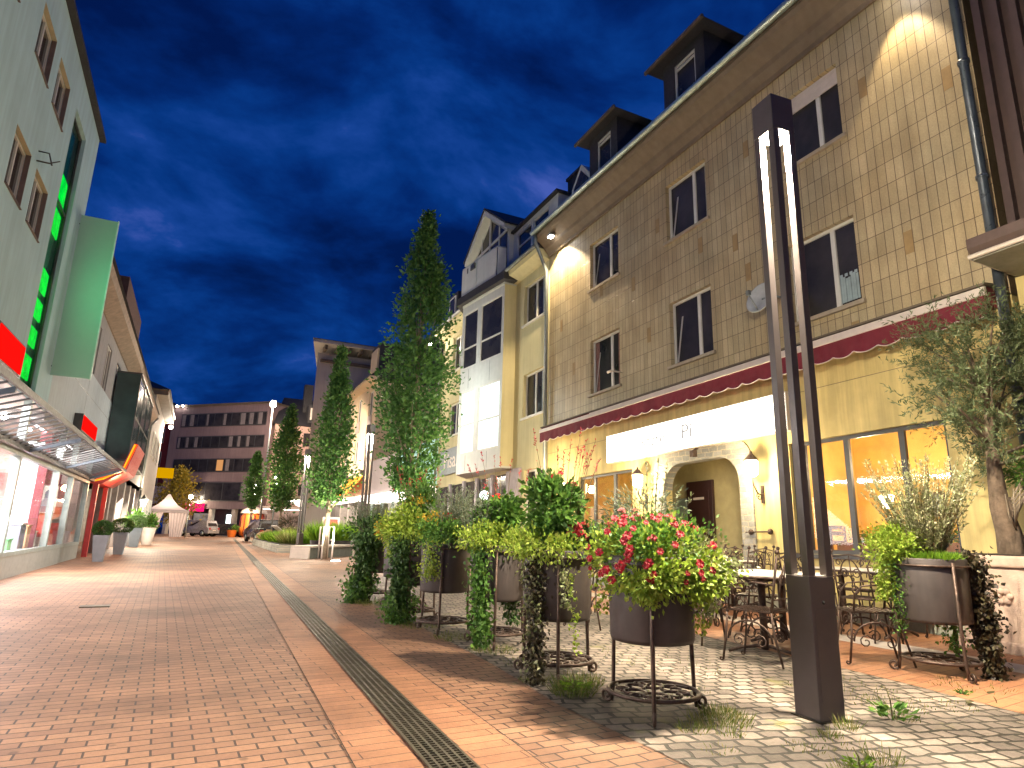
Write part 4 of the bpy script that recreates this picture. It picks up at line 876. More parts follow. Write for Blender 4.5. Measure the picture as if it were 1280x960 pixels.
def car(name, lab, x, y, rz, col, h=1.5, ln_=4.3, van=False):
    o = thing(name, lab, 'car', (0, 0, 0), 'cars parked at the end of the street'); w = .86
    pf = [(-.5, .28), (-.5, .75), (-.44, .9), (-.4, 1.45), (-.2, 1.5), (.18, 1.48), (.3, .95), (.46, .86), (.5, .6), (.49, .28)] if van else [(-.5, .3), (-.5, .8), (-.43, .92), (-.3, 1.4), (-.1, 1.46), (.1, 1.4), (.26, .96), (.46, .84), (.5, .6), (.49, .3)]
    pl = [(a * ln_, b_ * h / 1.5) for a, b_ in pf]; k = len(pl)
    V = []; 
    for sx_ in (-1, 1):
        for a, b_ in pl: V.append((a, sx_ * w * (1 if b_ < 1.0 * h / 1.5 else .84), b_))
    F = [(i, (i + 1) % k, k + (i + 1) % k, k + i) for i in range(k)] + [tuple(range(k))[::-1], tuple(range(k, 2 * k))]
    MB().add(V, F).build('body', mat(name + ' paint', col, .25, .3, coat=.6), o, .05, 3)
    g = MB(); z0, z1 = .95 * h / 1.5, 1.36 * h / 1.5
    for sx_ in (-1, 1):
        yy = sx_ * w * .93
        g.add([(-.36 * ln_, yy, z0), (.2 * ln_, yy, z0), (.12 * ln_, yy * .93, z1), (-.3 * ln_, yy * .93, z1)], [(0, 1, 2, 3) if sx_ < 0 else (3, 2, 1, 0)])
    g.add([(-.45 * ln_, -w * .8, z0), (-.45 * ln_, w * .8, z0), (-.4 * ln_, w * .7, z1), (-.4 * ln_, -w * .7, z1)], [(0, 1, 2, 3)])
    g.add([(.275 * ln_, -w * .8, z0 + .03), (.275 * ln_, w * .8, z0 + .03), (.17 * ln_, w * .7, z1), (.17 * ln_, -w * .7, z1)], [(3, 2, 1, 0)])
    g.build('windows', M['night_glass'], o)
    for a in (-.31, .3):
        for sx_ in (-1, 1):
            wl = MB().add([], []); c = Vector((a * ln_, sx_ * w * .9, .32))
            wl.tube([c + Vector((0, -.1, 0)), c + Vector((0, .1, 0))], .32, 16); ww = wl.build('wheel', M['dark_void'], o)
            MB().tube([c + Vector((0, -.108, 0)), c + Vector((0, .108, 0))], .19, 12).build('rim', M['zinc'], ww)
    for sx_ in (-1, 1):
        MB().obox((-.497 * ln_, sx_ * .66, .78), (.06, .22, .2)).build('tail_light', mat('red lens', (.35, .01, .01), .3), o); MB().obox((.485 * ln_, sx_ * .64, .68), (.1, .3, .16)).build('headlight', mat('clear lens', (.6, .6, .6), .2), o)
    MB().obox((-.505 * ln_, 0, .62), (.02, .5, .12)).build('number_plate', M['cream_metal'], o)
    o.location = (x, y, 0); o.rotation_euler.z = rz; return o
car('hatchback', 'silver hatchback parked nearest the white tent', .6, 74.5, 2.45, (.4, .38, .38), 1.65, 3.9, True)
car('saloon_car', 'long black saloon parked in front of the office block', 3.1, 74.8, 2.7, (.02, .02, .022), 1.4, 4.6)
car('dark_van', 'black people carrier parked by the bicycles at the planting bed', 4.85, 52.3, 1.75, (.018, .018, .02), 1.65, 4.2, True)
KI = thing('orange_kiosk', 'round orange kiosk with a pale domed roof', 'kiosk', (5.7, 73, 0))
m_o = mat('orange kiosk paint', (.65, .17, .02), .5)
MB().lathe([(.9, 0), (1.25, .3), (1.3, 1.0), (1.15, 1.05), (1.2, 2.1), (1.0, 2.5)], (5.7, 73, 0), 20).build('body', m_o, KI); MB().lathe([(1.35, 2.45), (1.2, 2.75), (.7, 3.05), (.05, 3.15)], (5.7, 73, 0), 20).build('roof', M['cream_metal'], KI)
for i in range(8):
    t = PI / 4 * i; MB().tube([(5.7 + 1.32 * math.cos(t), 73 + 1.32 * math.sin(t), .3), (5.7 + 1.24 * math.cos(t), 73 + 1.24 * math.sin(t), 2.3)], .05).build('rib', M['awning_red'], KI)
light('kiosk_lamp', 'POINT', (4.6, 70.6, 3.0), 130, (1, .75, .5), .1)
ob = thing('orange_tub', 'small orange flower tub beside the orange kiosk', 'plant tub', (3.55, 73, 0)); MB().lathe([(.35, 0), (.5, .7)], (3.75, 72.5, 0), 14).build('tub', m_o, ob)
P, Dd = mound((3.75, 72.5, .85), (.4, .4, .25), 200, 8); leaf_obj('foliage', P, Dd, .2, .1, M['leaf_green'], ob)
def bicycle(x, y, rz, lab):
    o = thing('bicycle', lab, 'bicycle', (0, 0, 0), 'bicycles at the planting bed'); 
    for a in (-.52, .52):
        w = MB().tube(arc((a, 0, .34), (1, 0, 0), (0, 0, 1), .33, .33, 0, 2 * PI, 22)[:-1], .02, 5, closed=True).build('wheel', M['zinc'], o)
        sp_ = MB()
        for i in range(8): sp_.tube([(a, 0, .34), (a + .33 * math.cos(i * PI / 4), 0, .34 + .33 * math.sin(i * PI / 4))], .004, 4)
        sp_.build('spokes', M['zinc'], w)
    MB().tube([(-.52, 0, .34), (-.1, 0, .32), (.36, 0, .82), (-.18, 0, .84), (-.1, 0, .32)], .018).tube([(-.52, 0, .34), (-.18, 0, .84)], .012).tube([(.52, 0, .34), (.36, 0, .95)], .016).build('frame', M['dark_frame'], o)
    MB().tube([(.3, -.27, .98), (.38, 0, .97), (.3, .27, .98)], .014).build('handlebar', M['zinc'], o); MB().obox((-.2, 0, .9), (.26, .14, .06)).build('saddle', M['dark_void'], o)
    o.location = (x, y, 0); o.rotation_euler.z = rz
bicycle(4.2, 49.3, 2.0, 'bicycle leaning by the black people carrier on its street side'); bicycle(4.35, 48.2, 1.8, 'bicycle in front of the other one, nearest the planting bed')

# ================================================================== left side of the street
LX = -3.1
fl = Fr((LX, 0, 0), (0, 1, 0), (1, 0, 0))
LB = thing('white_department_store', 'tall pale store with deep set windows and a green lit glass slot', 'building', (LX, 12, 0))
m_l = mat('pale grey render', (.42, .61, .65), .8, var=.07, scale=1., bump=.05, streak=.12)
ys_ = [(3.0, 4.1), (5.0, 6.1), (7.0, 8.1), (8.85, 9.8), (10.85, 11.8), (12.2, 13.15)]
hs = [(a, b_, 8.17, 9.1) for a, b_ in ys_] + [(a, b_, 5.92, 6.9) for a, b_ in ys_] + [(13.85, 15.1, 3.45, 9.16)]
MB().wall(fl, 0, 16.35, 3.4, 9.92, hs, .13, .5).build('upper_wall', m_l, LB)
m_rv = mat('brown reveal', (.16, .115, .1), .6)
for (a, b_, c, e) in hs[:-1]:
    w = window(fl, a + .02, b_ - .02, c + .02, e - .02, LB, frame=M['white_frame'], depth=.125, bar=.035, mull=[a + (b_ - a) * .5], sill=False)
    MB().boxf(fl, a + .002, b_ - .002, c + .002, c + .015, -.12, .03).boxf(fl, b_ - .015, b_ - .002, c + .015, e - .016, -.07, .002).build('reveal', m_rv, w)
    MB().boxf(fl, a + .002, b_ - .002, e - .015, e - .002, -.07, .002).build('lintel', mat('cream lintel', (.42, .38, .26), .7), w)
MB().boxf(fl, -4, 16.3, 3.5, 9.9, -10, -.51).build('store_body', m_l, LB)
MB().boxf(fl, -4, 16.45, 9.93, 10.0, -10, .12).build('roof_edge', M['slate'], LB)
# green lit glass slot
MB().boxf(fl, 13.87, 15.08, 3.5, 9.14, -.5, -.2).build('slot_back', mat('teal slot', (.01, .09, .075), .5), LB)
for i, (z0, z1) in enumerate(((7.45, 8.0), (6.75, 7.25), (5.5, 5.95), (4.95, 5.32), (4.4, 4.76), (3.75, 4.2))):
    MB().boxf(fl, 13.9, 15.04, z0, z1, -.165, -.14).build('green_tube_panel', emit('green slot light', (.0, 1, .05), 1.3, .5, 4.), LB)
window(fl, 13.87, 15.08, 3.47, 9.14, LB, frame=M['dark_frame'], glass=clear_glass('slot glass', (.8, 1, .95), .15), depth=.12, bar=.045, trans=[7.3], sill=False)
light('slot_lamp', 'AREA', (LX + .15, 14.5, 6.0), 4, (.1, 1, .45)).data.size = .8; aim(bpy.data.objects['slot_lamp'], (0, 14.9, 6))
wb_ = solo('wall_bracket', MB().tube([fl.p(12.1, 6.98, 0), fl.p(12.1, 6.98, .22)], .014).tube([fl.p(12.1, 7.16, 0), fl.p(12.1, 7.16, .15), fl.p(12.1, 6.95, .22)], .013).tube([fl.p(12.1, 6.98, .18), fl.p(12.1, 7.06, .32)], .01), M['dark_frame'], 'empty iron flag bracket on the pale store between window rows', 'bracket')
bn = thing('banner_sign', 'tall plain sage green banner sign hung at right angles to the store', 'banner', (LX, 15.97, 6))
MB().boxf(Fr((LX + .02, 15.95, 0), (1, 0, 0), (0, -1, 0)), .0, .70, 4.1, 7.8, -.05, 0).build('panel', mat('sage green banner', (.33, .52, .41), .7, var=.02), bn)
MB().boxf(Fr((LX + .02, 15.95, 0), (1, 0, 0), (0, -1, 0)), .702, .725, 4.08, 7.82, -.06, .01).build('edge_rail', mat('pale rail', (.6, .72, .66), .5), bn)
for z in (4.3, 7.6): MB().tube([(LX, 16.0, z), (LX + .3, 16.0, z)], .015).build('fixing', M['dark_frame'], bn)
# rest of the store, lower and longer
MB().wall(fl, 16.36, 27.2, 3.4, 5.25, [], .1, .3).build('low_wall', mat('grey render', (.46, .53, .56), .8, var=.07, streak=.1), LB)
jn = MB().boxf(fl, 16.36, 27, 4.62, 4.63, .001, .003); jn.boxf(fl, 20.9, 20.91, 3.42, 5.3, .001, .003); jn.build('render_joint', M['dark_frame'], LB)
# shopfront: sill, frames, glass and the bright room
MB().boxf(fl, -4, 21.0, 0, .42, -.35, .02).boxf(fl, 21.02, 24.2, 0, .42, -.35, .0).build('stone_sill', mat('grey green stone', (.27, .29, .28), .5, var=.1, bump=.1), LB)
m_bw = mat('white shop room', (.8, .76, .74), .7, var=.05)
rm = MB()
rm.quad(fl.p(-4, .4, -4), fl.p(24.2, .4, -4), fl.p(24.2, 3.4, -4), fl.p(-4, 3.4, -4)); rm.quad(fl.p(-4, .4, -.36), fl.p(24.2, .4, -.36), fl.p(24.2, .4, -4), fl.p(-4, .4, -4)); rm.quad(fl.p(-4, 3.38, -.05), fl.p(24.2, 3.38, -.05), fl.p(24.2, 3.38, -4), fl.p(-4, 3.38, -4)); rm.quad(fl.p(24.2, .4, -.05), fl.p(24.2, 3.4, -.05), fl.p(24.2, 3.4, -4), fl.p(24.2, .4, -4)); rm.quad(fl.p(-4, .4, -.05), fl.p(-4, 3.4, -.05), fl.p(-4, 3.4, -4), fl.p(-4, .4, -4))
rm.build('shop_room', m_bw, LB)
cp = MB()
for y in np.arange(2, 24, 1.1): cp.boxf(fl, y, y + .5, 3.33, 3.37, -2.6, -1.0)
cp.build('ceiling_lights', emit('shop ceiling light', (1, .94, .92), 60.), LB)
m_ps = mat('pale steel', (.3, .36, .35), .4, .3)
for y in (-4, 9.6, 14.9, 18.9, 21.0, 23.9): MB().boxf(fl, y, y + .14, .42, 3.38, -.1, .03).build('shop_mullion', m_ps, LB)
MB().boxf(fl, -4, 24.1, 2.28, 2.42, -.098, .028).build('shop_transom', m_ps, LB); MB().boxf(fl, -4, 24.1, .42, .5, -.098, .028).build('shop_cill', m_ps, LB)
MB().boxf(fl, -4, 24.1, .5, 2.28, -.05, -.04).boxf(fl, -4, 24.1, 2.42, 3.38, -.05, -.04).build('shop_glass', M['clear'], LB)
for y in (12., 15.5, 18.5, 22.): light('shop_lamp', 'AREA', (LX - .8, y, 3.25), 120, (1, .93, .9)).data.size = 1.5
# louvred canopy over the shopfront
lc = thing('louvred_canopy', 'long canopy of thin dark louvre bars over the bright shop windows', 'canopy', (LX + .5, 15, 2.5))
MB().prism(fl, [(.03, 2.36), (.03, 2.5), (.14, 2.52), (.14, 2.36)], 6, 24.2).build('wall_beam', M['dark_frame'], lc)
MB().prism(fl, [(.93, 2.69), (.93, 2.77), (.97, 2.78), (.97, 2.69)], 6, 24.2).build('front_rail', mat('dark canopy rail', (.09, .1, .1), .5), lc)
for i in range(46): MB().prism(Fr((LX, 6.2 + i * .395, 0), (0, 1, 0), (1, 0, 0)), [(.14, 2.43), (.14, 2.455), (.93, 2.745), (.93, 2.72)], 0, .045).build('louvre', M['dark_frame'], lc)
for y in (9.6, 14.9, 18.9, 23.0): MB().prism(fl, [(.14, 2.36), (.14, 2.42), (.93, 2.71), (.93, 2.63)], y, y + .06).build('arm', M['darkpipe'], lc)
for (y0, y1, z0, z1, lab) in ((19.6, 22.3, 3.42, 3.86, 'red box sign on the grey wall above the end of the louvred canopy'), (11.3, 12.9, 3.42, 3.95, 'red box sign at the left edge of the photo above the canopy')):
    rs_ = thing('red_box_sign', lab, 'sign', (LX + .1, (y0 + y1) / 2, z0), 'red light boxes on the store wall')
    MB().boxf(fl, y0, y1, z0, z1, .004, .2).build('box', M['dark_frame'], rs_, .004); MB().boxf(fl, y0 + .03, y1 - .03, z0 + .03, z1 - .03, .202, .215).build('red_face', emit('red sign face', (1, .006, .004), 1.1), rs_)
# shop contents
def item(name, lab, cat, mb_list, loc, group=None):
    o = thing(name, lab, cat, loc, group)
    for nm, mb, mt in mb_list: mb.build(nm, mt, o)
    return o
m_mar = mat('maroon cloth', (.14, .03, .04), .8); m_red = mat('red lacquer', (.5, .06, .05), .5, var=.2); m_lav = mat('lavender print', (.55, .52, .62), .7, var=.2, scale=3); m_slate = mat('slate blue plinth', (.13, .14, .19), .6)
def fq(y): return Fr((LX, y, 0), (1, 0, 0), (0, -1, 0))
item('hanging_banner', 'lavender printed cloth banner hanging inside the shop window', 'banner', [('cloth', MB().boxf(fq(17.2), -.42, -.1, 1.05, 2.75, 0, .02), m_lav), ('rod', MB().boxf(fq(17.2), -.46, -.06, 2.75, 2.79, -.01, .03), M['zinc'])], (LX - .3, 17.2, 1))
item('display_plinth', 'slate blue block plinth standing under the lavender banner', 'plinth', [('block', MB().boxf(fq(17.4), -.6, -.14, .42, 1.0, 0, .5), m_slate), ('top', MB().boxf(fq(17.4), -.62, -.12, 1.0, 1.03, -.02, .52), M['white_frame'])], (LX - .4, 17.2, .4))
item('drape', 'maroon curtain hanging behind the lavender banner', 'curtain', [('cloth', MB().prism(Fr((LX, 0, 0), (0, 0, 1), (1, 0, 0)), [], 0, 0) if False else MB().boxf(fq(18.6), -.42, -.3, .42, 3.2, 0, .05).boxf(fq(18.6), -.3, -.16, .42, 3.2, .05, .1), m_mar)], (LX - .3, 18.6, .4))
item('poster_stand', 'white poster with a grey figure under a maroon header in the shop window', 'poster', [('header', MB().boxf(fq(20.5), -.62, -.16, 2.02, 2.62, 0, .03), m_mar), ('sheet', MB().boxf(fq(20.5), -.6, -.18, 1.3, 2.0, 0, .03), M['white_frame']), ('figure', MB().panel(fq(20.5), [(-.48, 1.32), (-.3, 1.32), (-.29, 1.6), (-.33, 1.68), (-.32, 1.82), (-.39, 1.9), (-.46, 1.82), (-.45, 1.68), (-.5, 1.6)], .031, .04), m_slate), ('picture_patch', MB().boxf(fq(20.5), -.28, -.2, 1.35, 1.6, .031, .04), m_mar)], (LX - .4, 20.5, .5))
item('chest_of_drawers', 'red lacquered chest of drawers standing below the poster', 'drawers', [('carcass', MB().boxf(fq(20.3), -.68, -.2, .7, 1.24, 0, .4), m_red)] + [('drawer', MB().boxf(fq(20.3), -.66, -.22, .73 + i * .165, .88 + i * .165, .401, .42), m_red) for i in range(3)] + [('leg', MB().boxf(fq(20.3), u, u + .05, .42, .7, .02, .38), m_red) for u in (-.68, -.25)], (LX - .4, 20.2, .4))
for (y, u0, u1, cc, lab) in ((21.9, -1.9, -.75, (.75, .7, .68), 'white partition panel with a rose picture beyond the poster in the shop'), (19.2, -1.9, -.75, (.6, .42, .4), 'rose partition panel behind the maroon curtain in the shop'), (23.4, -1.2, -.12, (.62, .5, .46), 'blush partition panel at the far end of the shop beside the red portal')):
    item('room_divider', lab, 'panel', [('board', MB().boxf(fq(y), u0, u1, .42, 2.9, 0, .06), mat('display panel paint', cc, .7, var=.1)), ('picture', MB().boxf(fq(y), u0 + .25, u1 - .2, 1.3, 2.2, .061, .08), mat('picture print', (cc[0] * .7, cc[1] * .35, cc[2] * .35), .6, var=.6, scale=7))], (LX + u0, y, .42))
for i, (y, u, h, cc, lab) in enumerate(((15.9, -.5, .5, (.5, .05, .05), 'red folded stack at the near end of the shop display step'), (16.2, -.3, .28, (.12, .5, .2), 'small green carton on the shop display step'), (18.0, -.35, .55, (.6, .35, .2), 'tan pouffe between the plinth and the curtain'), (19.6, -.5, .4, (.7, .68, .62), 'cream basket in front of the red drawers'), (21.3, -.3, .6, (.5, .06, .06), 'red side table past the poster'), (22.4, -.4, .7, (.3, .3, .34), 'grey display cube before the blush panel'))):
    m_ = mat('shop ware', cc, .6, var=.3, scale=9); item('shop_ware', lab, 'display goods', [('body', MB().boxf(fq(y), u - .16, u + .16, .42, .42 + h, -.16, .16), m_), ('top', MB().boxf(fq(y), u - .18, u + .18, .42 + h, .45 + h, -.18, .18), m_)], (LX + u, y, .42))
for k, (y, u) in enumerate(((16.4, -.7), (18.2, -.6), (19.9, -.55), (22.7, -.6))):
    tag(MB().ball((LX + u, y, 3.2), .07, 10).build('ceiling_spot', M['lampwhite']), ['ceiling spot over the plinth in the shop', 'ceiling spot over the curtain in the shop', 'ceiling spot over the poster in the shop', 'ceiling spot over the blush panel in the shop'][k], 'spotlight', 'spots in the shop ceiling')
item('mannequin_torso', 'red dressed display torso near the left edge of the shop window', 'mannequin', [('torso', MB().lathe([(.1, 0), (.16, .1), (.13, .35), (.2, .6), (.17, .72), (.06, .8), (.05, .9)], (LX - .55, 14.3, 1.25), 14), m_red), ('stand', MB().tube([(LX - .55, 14.3, .42), (LX - .55, 14.3, 1.25)], .02).lathe([(.16, 0), (.15, .02)], (LX - .55, 14.3, .42), 14), M['zinc'])], (LX - .55, 14.3, .4))
for i, (y, z, lab) in enumerate(((19.4, 1.2, 'red handbag on the far end of the shop display step'), (19.9, 1.15, 'red carton next to the last mullion of the big shop window'), (16.9, .7, 'yellow gift box on the floor of the shop window'))):
    cc = (.6, .5, .06) if i == 2 else (.5, .05, .05)
    item('display_box', lab, 'display goods', [('box', MB().obox((LX - .7, y, z - .15 * (i == 2)), (.3, .32, .3), .3 * i), mat('goods', cc, .5)), ('lid', MB().obox((LX - .7, y, z + .17 - .15 * (i == 2)), (.32, .34, .04), .3 * i), mat('goods lid', (cc[0] * .6, cc[1] * .6, cc[2]), .5)), ('support', MB().obox((LX - .7, y, (z - .15 + .42) / 2 - .15 * (i == 2) / 2), (.25, .25, max(.02, z - .15 - .43 - .15 * (i == 2)))), M['white_frame'])], (LX - .7, y, .42))
# garments on rails deeper in the shop
for k in range(4):
    y = 15.5 + k * 2.2; o = thing('clothes_rail', ['rail of dark garments deep in the shop behind the plinth', 'rail of rose garments deep in the shop behind the poster', 'rail of grey garments deep in the shop behind the mullion', 'rail of red garments deep in the shop by the red portal'][k], 'clothes rail', (LX - 2.6, y, .42), 'clothes rails in the store')
    MB().tube([(LX - 2.6, y - .7, .42), (LX - 2.6, y - .7, 1.9), (LX - 2.6, y + .7, 1.9), (LX - 2.6, y + .7, .42)], .02).build('rail', M['zinc'], o)
    g_ = MB()
    for i in range(14): g_.obox((LX - 2.6, y - .6 + i * .09, 1.4 - .1 * (i % 3)), (.42, .05, .9 - .1 * (i % 3)))
    g_.build('garments', mat('garments', [(.12, .1, .12), (.5, .25, .28), (.3, .3, .33), (.45, .05, .06)][k], .9, var=.5, scale=6), o)
light('store_spill', 'AREA', (LX + .35, 17, 2.3), 105, (1, .92, .88)).data.size = 4.; aim(bpy.data.objects['store_spill'], (-1., 18, 0))
# red portal
RPT = thing('red_portal', 'red entrance portal with glowing orange stripes rising into a kinked canopy', 'portal', (LX, 26.2, 0))
m_rp = mat('portal red', (.4, .015, .015), .45)
for y in (25.0, 27.7): MB().boxf(fl, y, y + .2, 0, 2.4, .02, .16).build('post', m_rp, RPT)
pr_ = [(-.1, 2.35), (-.1, 2.6), (.75, 2.95), (1.0, 3.75), (1.12, 3.72), (.9, 2.8), (.25, 2.35)]
MB().prism(fl, pr_, 24.9, 28.2).build('kinked_canopy', m_rp, RPT)
for i, (y, c) in enumerate(((24.86, (1, .42, .02)), (24.99, (1, .1, .01)))):
    MB().tube([fl.p(24.86, 2.42 + .06 * i, .0 + .1 * i), fl.p(24.86, 2.5 + .08 * i, .28 + .06 * i), fl.p(24.86, 2.84 + .06 * i, .8 + .05 * i), fl.p(24.86, 3.7, 1.03 + .05 * i)], .028, 6).build('neon_tube', emit('portal neon', c, 1.6), RPT)
MB().boxf(fl, 24.92, 28.18, 2.62, 2.7, .2, .26).boxf(fl, 24.92, 28.18, 2.76, 2.82, .44, .5).build('light_strip', emit('portal strip', (1, .3, .02), 1.4), RPT)
light('portal_lamp', 'POINT', (LX + .8, 26, 2.2), 18, (1, .45, .2), .1)

L2 = thing('grey_eaves_building', 'grey rendered building with deep brown eaves past the green banner', 'building', (LX, 35, 0))
hs = [(y, y + 1.1, z, z + 1.4) for y in (20.5, 23.2, 26, 29, 32, 35, 38, 41) for z in (5.3,)]
m_g2 = mat('grey white render far', (.3, .29, .29), .8, var=.08, streak=.15)
MB().wall(Fr((LX - .02, 0, 0), (0, 1, 0), (1, 0, 0)), 16.4, 44.5, 3.2, 7.3, hs, .1, .3).build('wall', m_g2, L2)
for h_ in hs: window(Fr((LX - .02, 0, 0), (0, 1, 0), (1, 0, 0)), *h_, L2, depth=.09, mull=[h_[0] + .55], sill=False)
# the low store wall stands in front of it
MB().prism(fl, [(-.3, 7.1), (.02, 7.12), (.4, 7.36), (.46, 7.55), (-.3, 7.6)], 16.5, 30.0).build('eaves', mat('brown eaves', (.3, .23, .17), .7, streak=.2), L2)
MB().prism(fl, [(-.3, 7.2), (.02, 7.22), (.34, 7.45), (.4, 7.66), (-.3, 7.72)], 30.1, 44.5).build('far_eaves', mat('brown eaves far', (.24, .17, .13), .7, streak=.2), L2)
MB().add([fl.p(16.5, 7.6, .52), fl.p(44.5, 7.72, .46), fl.p(44.5, 11.0, -4.5), fl.p(16.5, 11.0, -4.5), fl.p(44.5, 7.6, -9), fl.p(16.5, 7.6, -9)], [(0, 1, 2, 3), (3, 2, 4, 5), (0, 3, 5), (1, 4, 2), (0, 5, 4, 1)]).build('roof', M['slate'], L2)
MB().boxf(fl, 24, 29.5, 7.9, 9.3, -2.2, .15).build('roof_dormer', mat('brown dormer', (.08, .04, .03), .8), L2)
MB().boxf(fl, 16.4, 44.5, 3.2, 7.3, -9, -.4).build('building_body', m_g2, L2); MB().boxf(fl, 24.3, 44.5, 0, 3.2, -9, -3.5).build('rear_wall', m_g2, L2)
MB().boxf(fl, 28.4, 44.4, .2, 3.1, -3.5, -3.3).build('shop_interior', emit('lit shop row', (1, .9, .72), 1.9, .6, .9), L2)
m_gb = mat('grey brown pier', (.26, .23, .22), .7)
for y in (28.2, 30.2, 32.6, 35.5, 38.5, 41.5, 44.2): MB().boxf(fl, y, y + .5, 0, 3.2, -.4, 0).build('pier', m_gb, L2)
for y in (28.75, 30.75, 33.15, 36.05, 39.05, 42.05): MB().boxf(fl, y, y + 1.35, .3, 2.9, -.3, -.26).build('shop_pane', M['clear'], L2); MB().boxf(fl, 24.3, 44.5, 3.0, 3.2, -3.4, .0).build('soffit', M['cornice'], L2)
MB().tube([fl.p(44.4, 7.5, .4), fl.p(44.4, 7.0, .1), fl.p(44.4, 0, .1)], .06).build('downpipe', M['greypipe'], L2)
light('shop_row_spill', 'AREA', (LX + .4, 36, 2.8), 200, (1, .88, .7)).data.size = 4.; aim(bpy.data.objects['shop_row_spill'], (1, 36, 0))
gb = thing('glass_bay', 'dark glass box bay projecting above the red portal', 'glass bay', (LX, 30, 3.4))
MB().boxf(fl, 26.2, 33.5, 3.3, 6.4, .02, .75).build('glass', mat('teal black glass', (.03, .07, .07), .08, var=.4, scale=.8, spec=.8), gb)
fm = MB()
for y in (26.2, 28.6, 31, 33.45): fm.boxf(fl, y, y + .05, 3.3, 6.4, .751, .78)
fm.boxf(fl, 26.2, 33.5, 6.4, 6.46, .0, .8).boxf(fl, 26.2, 33.5, 3.24, 3.3, 0, .8).boxf(fl, 26.2, 33.5, 4.85, 4.89, .751, .77); fm.build('frame', M['dark_frame'], gb)
L3 = thing('corner_house', 'white corner house with a spot lit eaves corner at the end of the left row', 'house', (LX, 50, 0))
MB().boxf(fl, 44.7, 57, 0, 9.0, -9, .12).build('wall', mat('white corner render', (.4, .37, .35), .8, streak=.1), L3); MB().boxf(fl, 44.5, 57.4, 9.0, 9.35, -9.4, .75).build('eaves', M['cornice'], L3)
MB().add([fl.p(44.4, 9.36, .85), fl.p(57.5, 9.36, .85), fl.p(57.5, 9.36, -9.5), fl.p(44.4, 9.36, -9.5), fl.p(51, 12.2, -4)], [(0, 1, 4), (1, 2, 4), (2, 3, 4), (3, 0, 4), (3, 2, 1, 0)]).build('roof', M['slate'], L3)
for y in (47, 50, 53): window(fl, y, y + 1.2, 5.4, 7.0, L3, depth=-.13, mull=[y + .6])
MB().boxf(fl, 46, 56, .4, 2.8, .13, .16).build('shop_window', emit('corner shop window', (1, .85, .62), 1.3, .6, .8), L3)
solo('corner_spotlight', MB().ball(tuple(fl.p(57.2, 8.7, .6)), .15), M['lampwhite'], 'spotlight under the white corner house eaves', 'spotlight'); light('corner_lamp', 'POINT', (LX + .9, 57.6, 8.4), 260, (1, .85, .65), .1)
ln2 = thing('post_lantern', 'old style post lantern glowing outside the left hand shop row', 'street light', (-2.75, 44, 0))
MB().tube([(-2.75, 44, 0), (-2.75, 44, .5), (-2.75, 44, 2.1)], [.08, .045, .04], 8).build('post', M['dark_frame'], ln2); MB().lathe([(.1, 2.1), (.2, 2.5), (.05, 2.62)], (-2.75, 44, 0), 10).build('lamp', emit('lantern glow', (1, .92, .75), 14.), ln2); MB().lathe([(.24, 2.5), (.1, 2.68), (.02, 2.8)], (-2.75, 44, 0), 10).build('cap', M['dark_frame'], ln2)
light('post_lantern_lamp', 'POINT', (-2.4, 43.7, 2.3), 160, (1, .85, .6), .1)

# potted balls along the shop
def pot_ball(x, y, h, r, lab, leaf, mpot, hb, pt):
    o = thing('potted_shrub', lab, 'potted shrub', (x, y, 0), 'potted shrubs along the shops'); t = pt
    V = []; 
    for s_, z in ((.62, 0), (1, h), (.88, h), (.86, h - .06)):
        for (a, b_) in ((-1, -1), (1, -1), (1, 1), (-1, 1)): V.append((x + a * t * s_, y + b_ * t * s_, z))
    F = [(i * 4 + j, i * 4 + (j + 1) % 4, (i + 1) * 4 + (j + 1) % 4, (i + 1) * 4 + j) for i in range(3) for j in range(4)] + [(3, 2, 1, 0)]
    MB().add(V, F).build('pot', mpot, o, .008); MB().box(x - t * .85, x + t * .85, y - t * .85, y + t * .85, h - .08, h - .055).build('soil', M['soil'], o)
    d = unit(2600); P = d * r * RNG.uniform(.82, 1.02, (2600, 1)) * np.array([1, 1, hb]) + np.array([x, y, h + r * hb * .78])
    leaf_obj('foliage', P, d + unit(2600) * .6, .055, .035, leaf, o); return o
m_pot = mat('grey tapered pot', (.2, .2, .215), .6, var=.1); m_potb = mat('blue grey tapered pot', (.2, .25, .3), .6, var=.1)
pot_ball(-2.3, 22.1, .74, .23, 'brown grey pot with a round box ball, nearest of the shop front row', M['leaf_dark'], m_pot, .95, .2)
pot_ball(-2.25, 27.2, .78, .35, 'blue grey pot with a broad flattened box ball, second along the shops', M['leaf_dark'], m_potb, .75, .23)
pot_ball(-2.36, 35.5, .9, .38, 'blue grey pot with a box ball in front of a bushy light green plant', M['leaf_dark'], m_potb, .85, .27)
for (x, y, lab) in ((-2.55, 36.8, 'tall light green bushy plant in a pot behind the third box ball'), (-2.1, 40.5, 'spreading dark green plant in a pale pot before the lantern')):
    o = thing('potted_plant', lab, 'potted plant', (x, y, 0)); MB().lathe([(.25, 0), (.36, .9), (.31, .9), (.3, .82)], (x, y, 0), 14).build('pot', m_pot if y < 38 else M['cream_metal'], o)
    P, Dd = mound((x, y, 1.25), (.28, .28, .3), 700, 12); leaf_obj('foliage', P, Dd, .17, .07, M['leaf_green'], o)
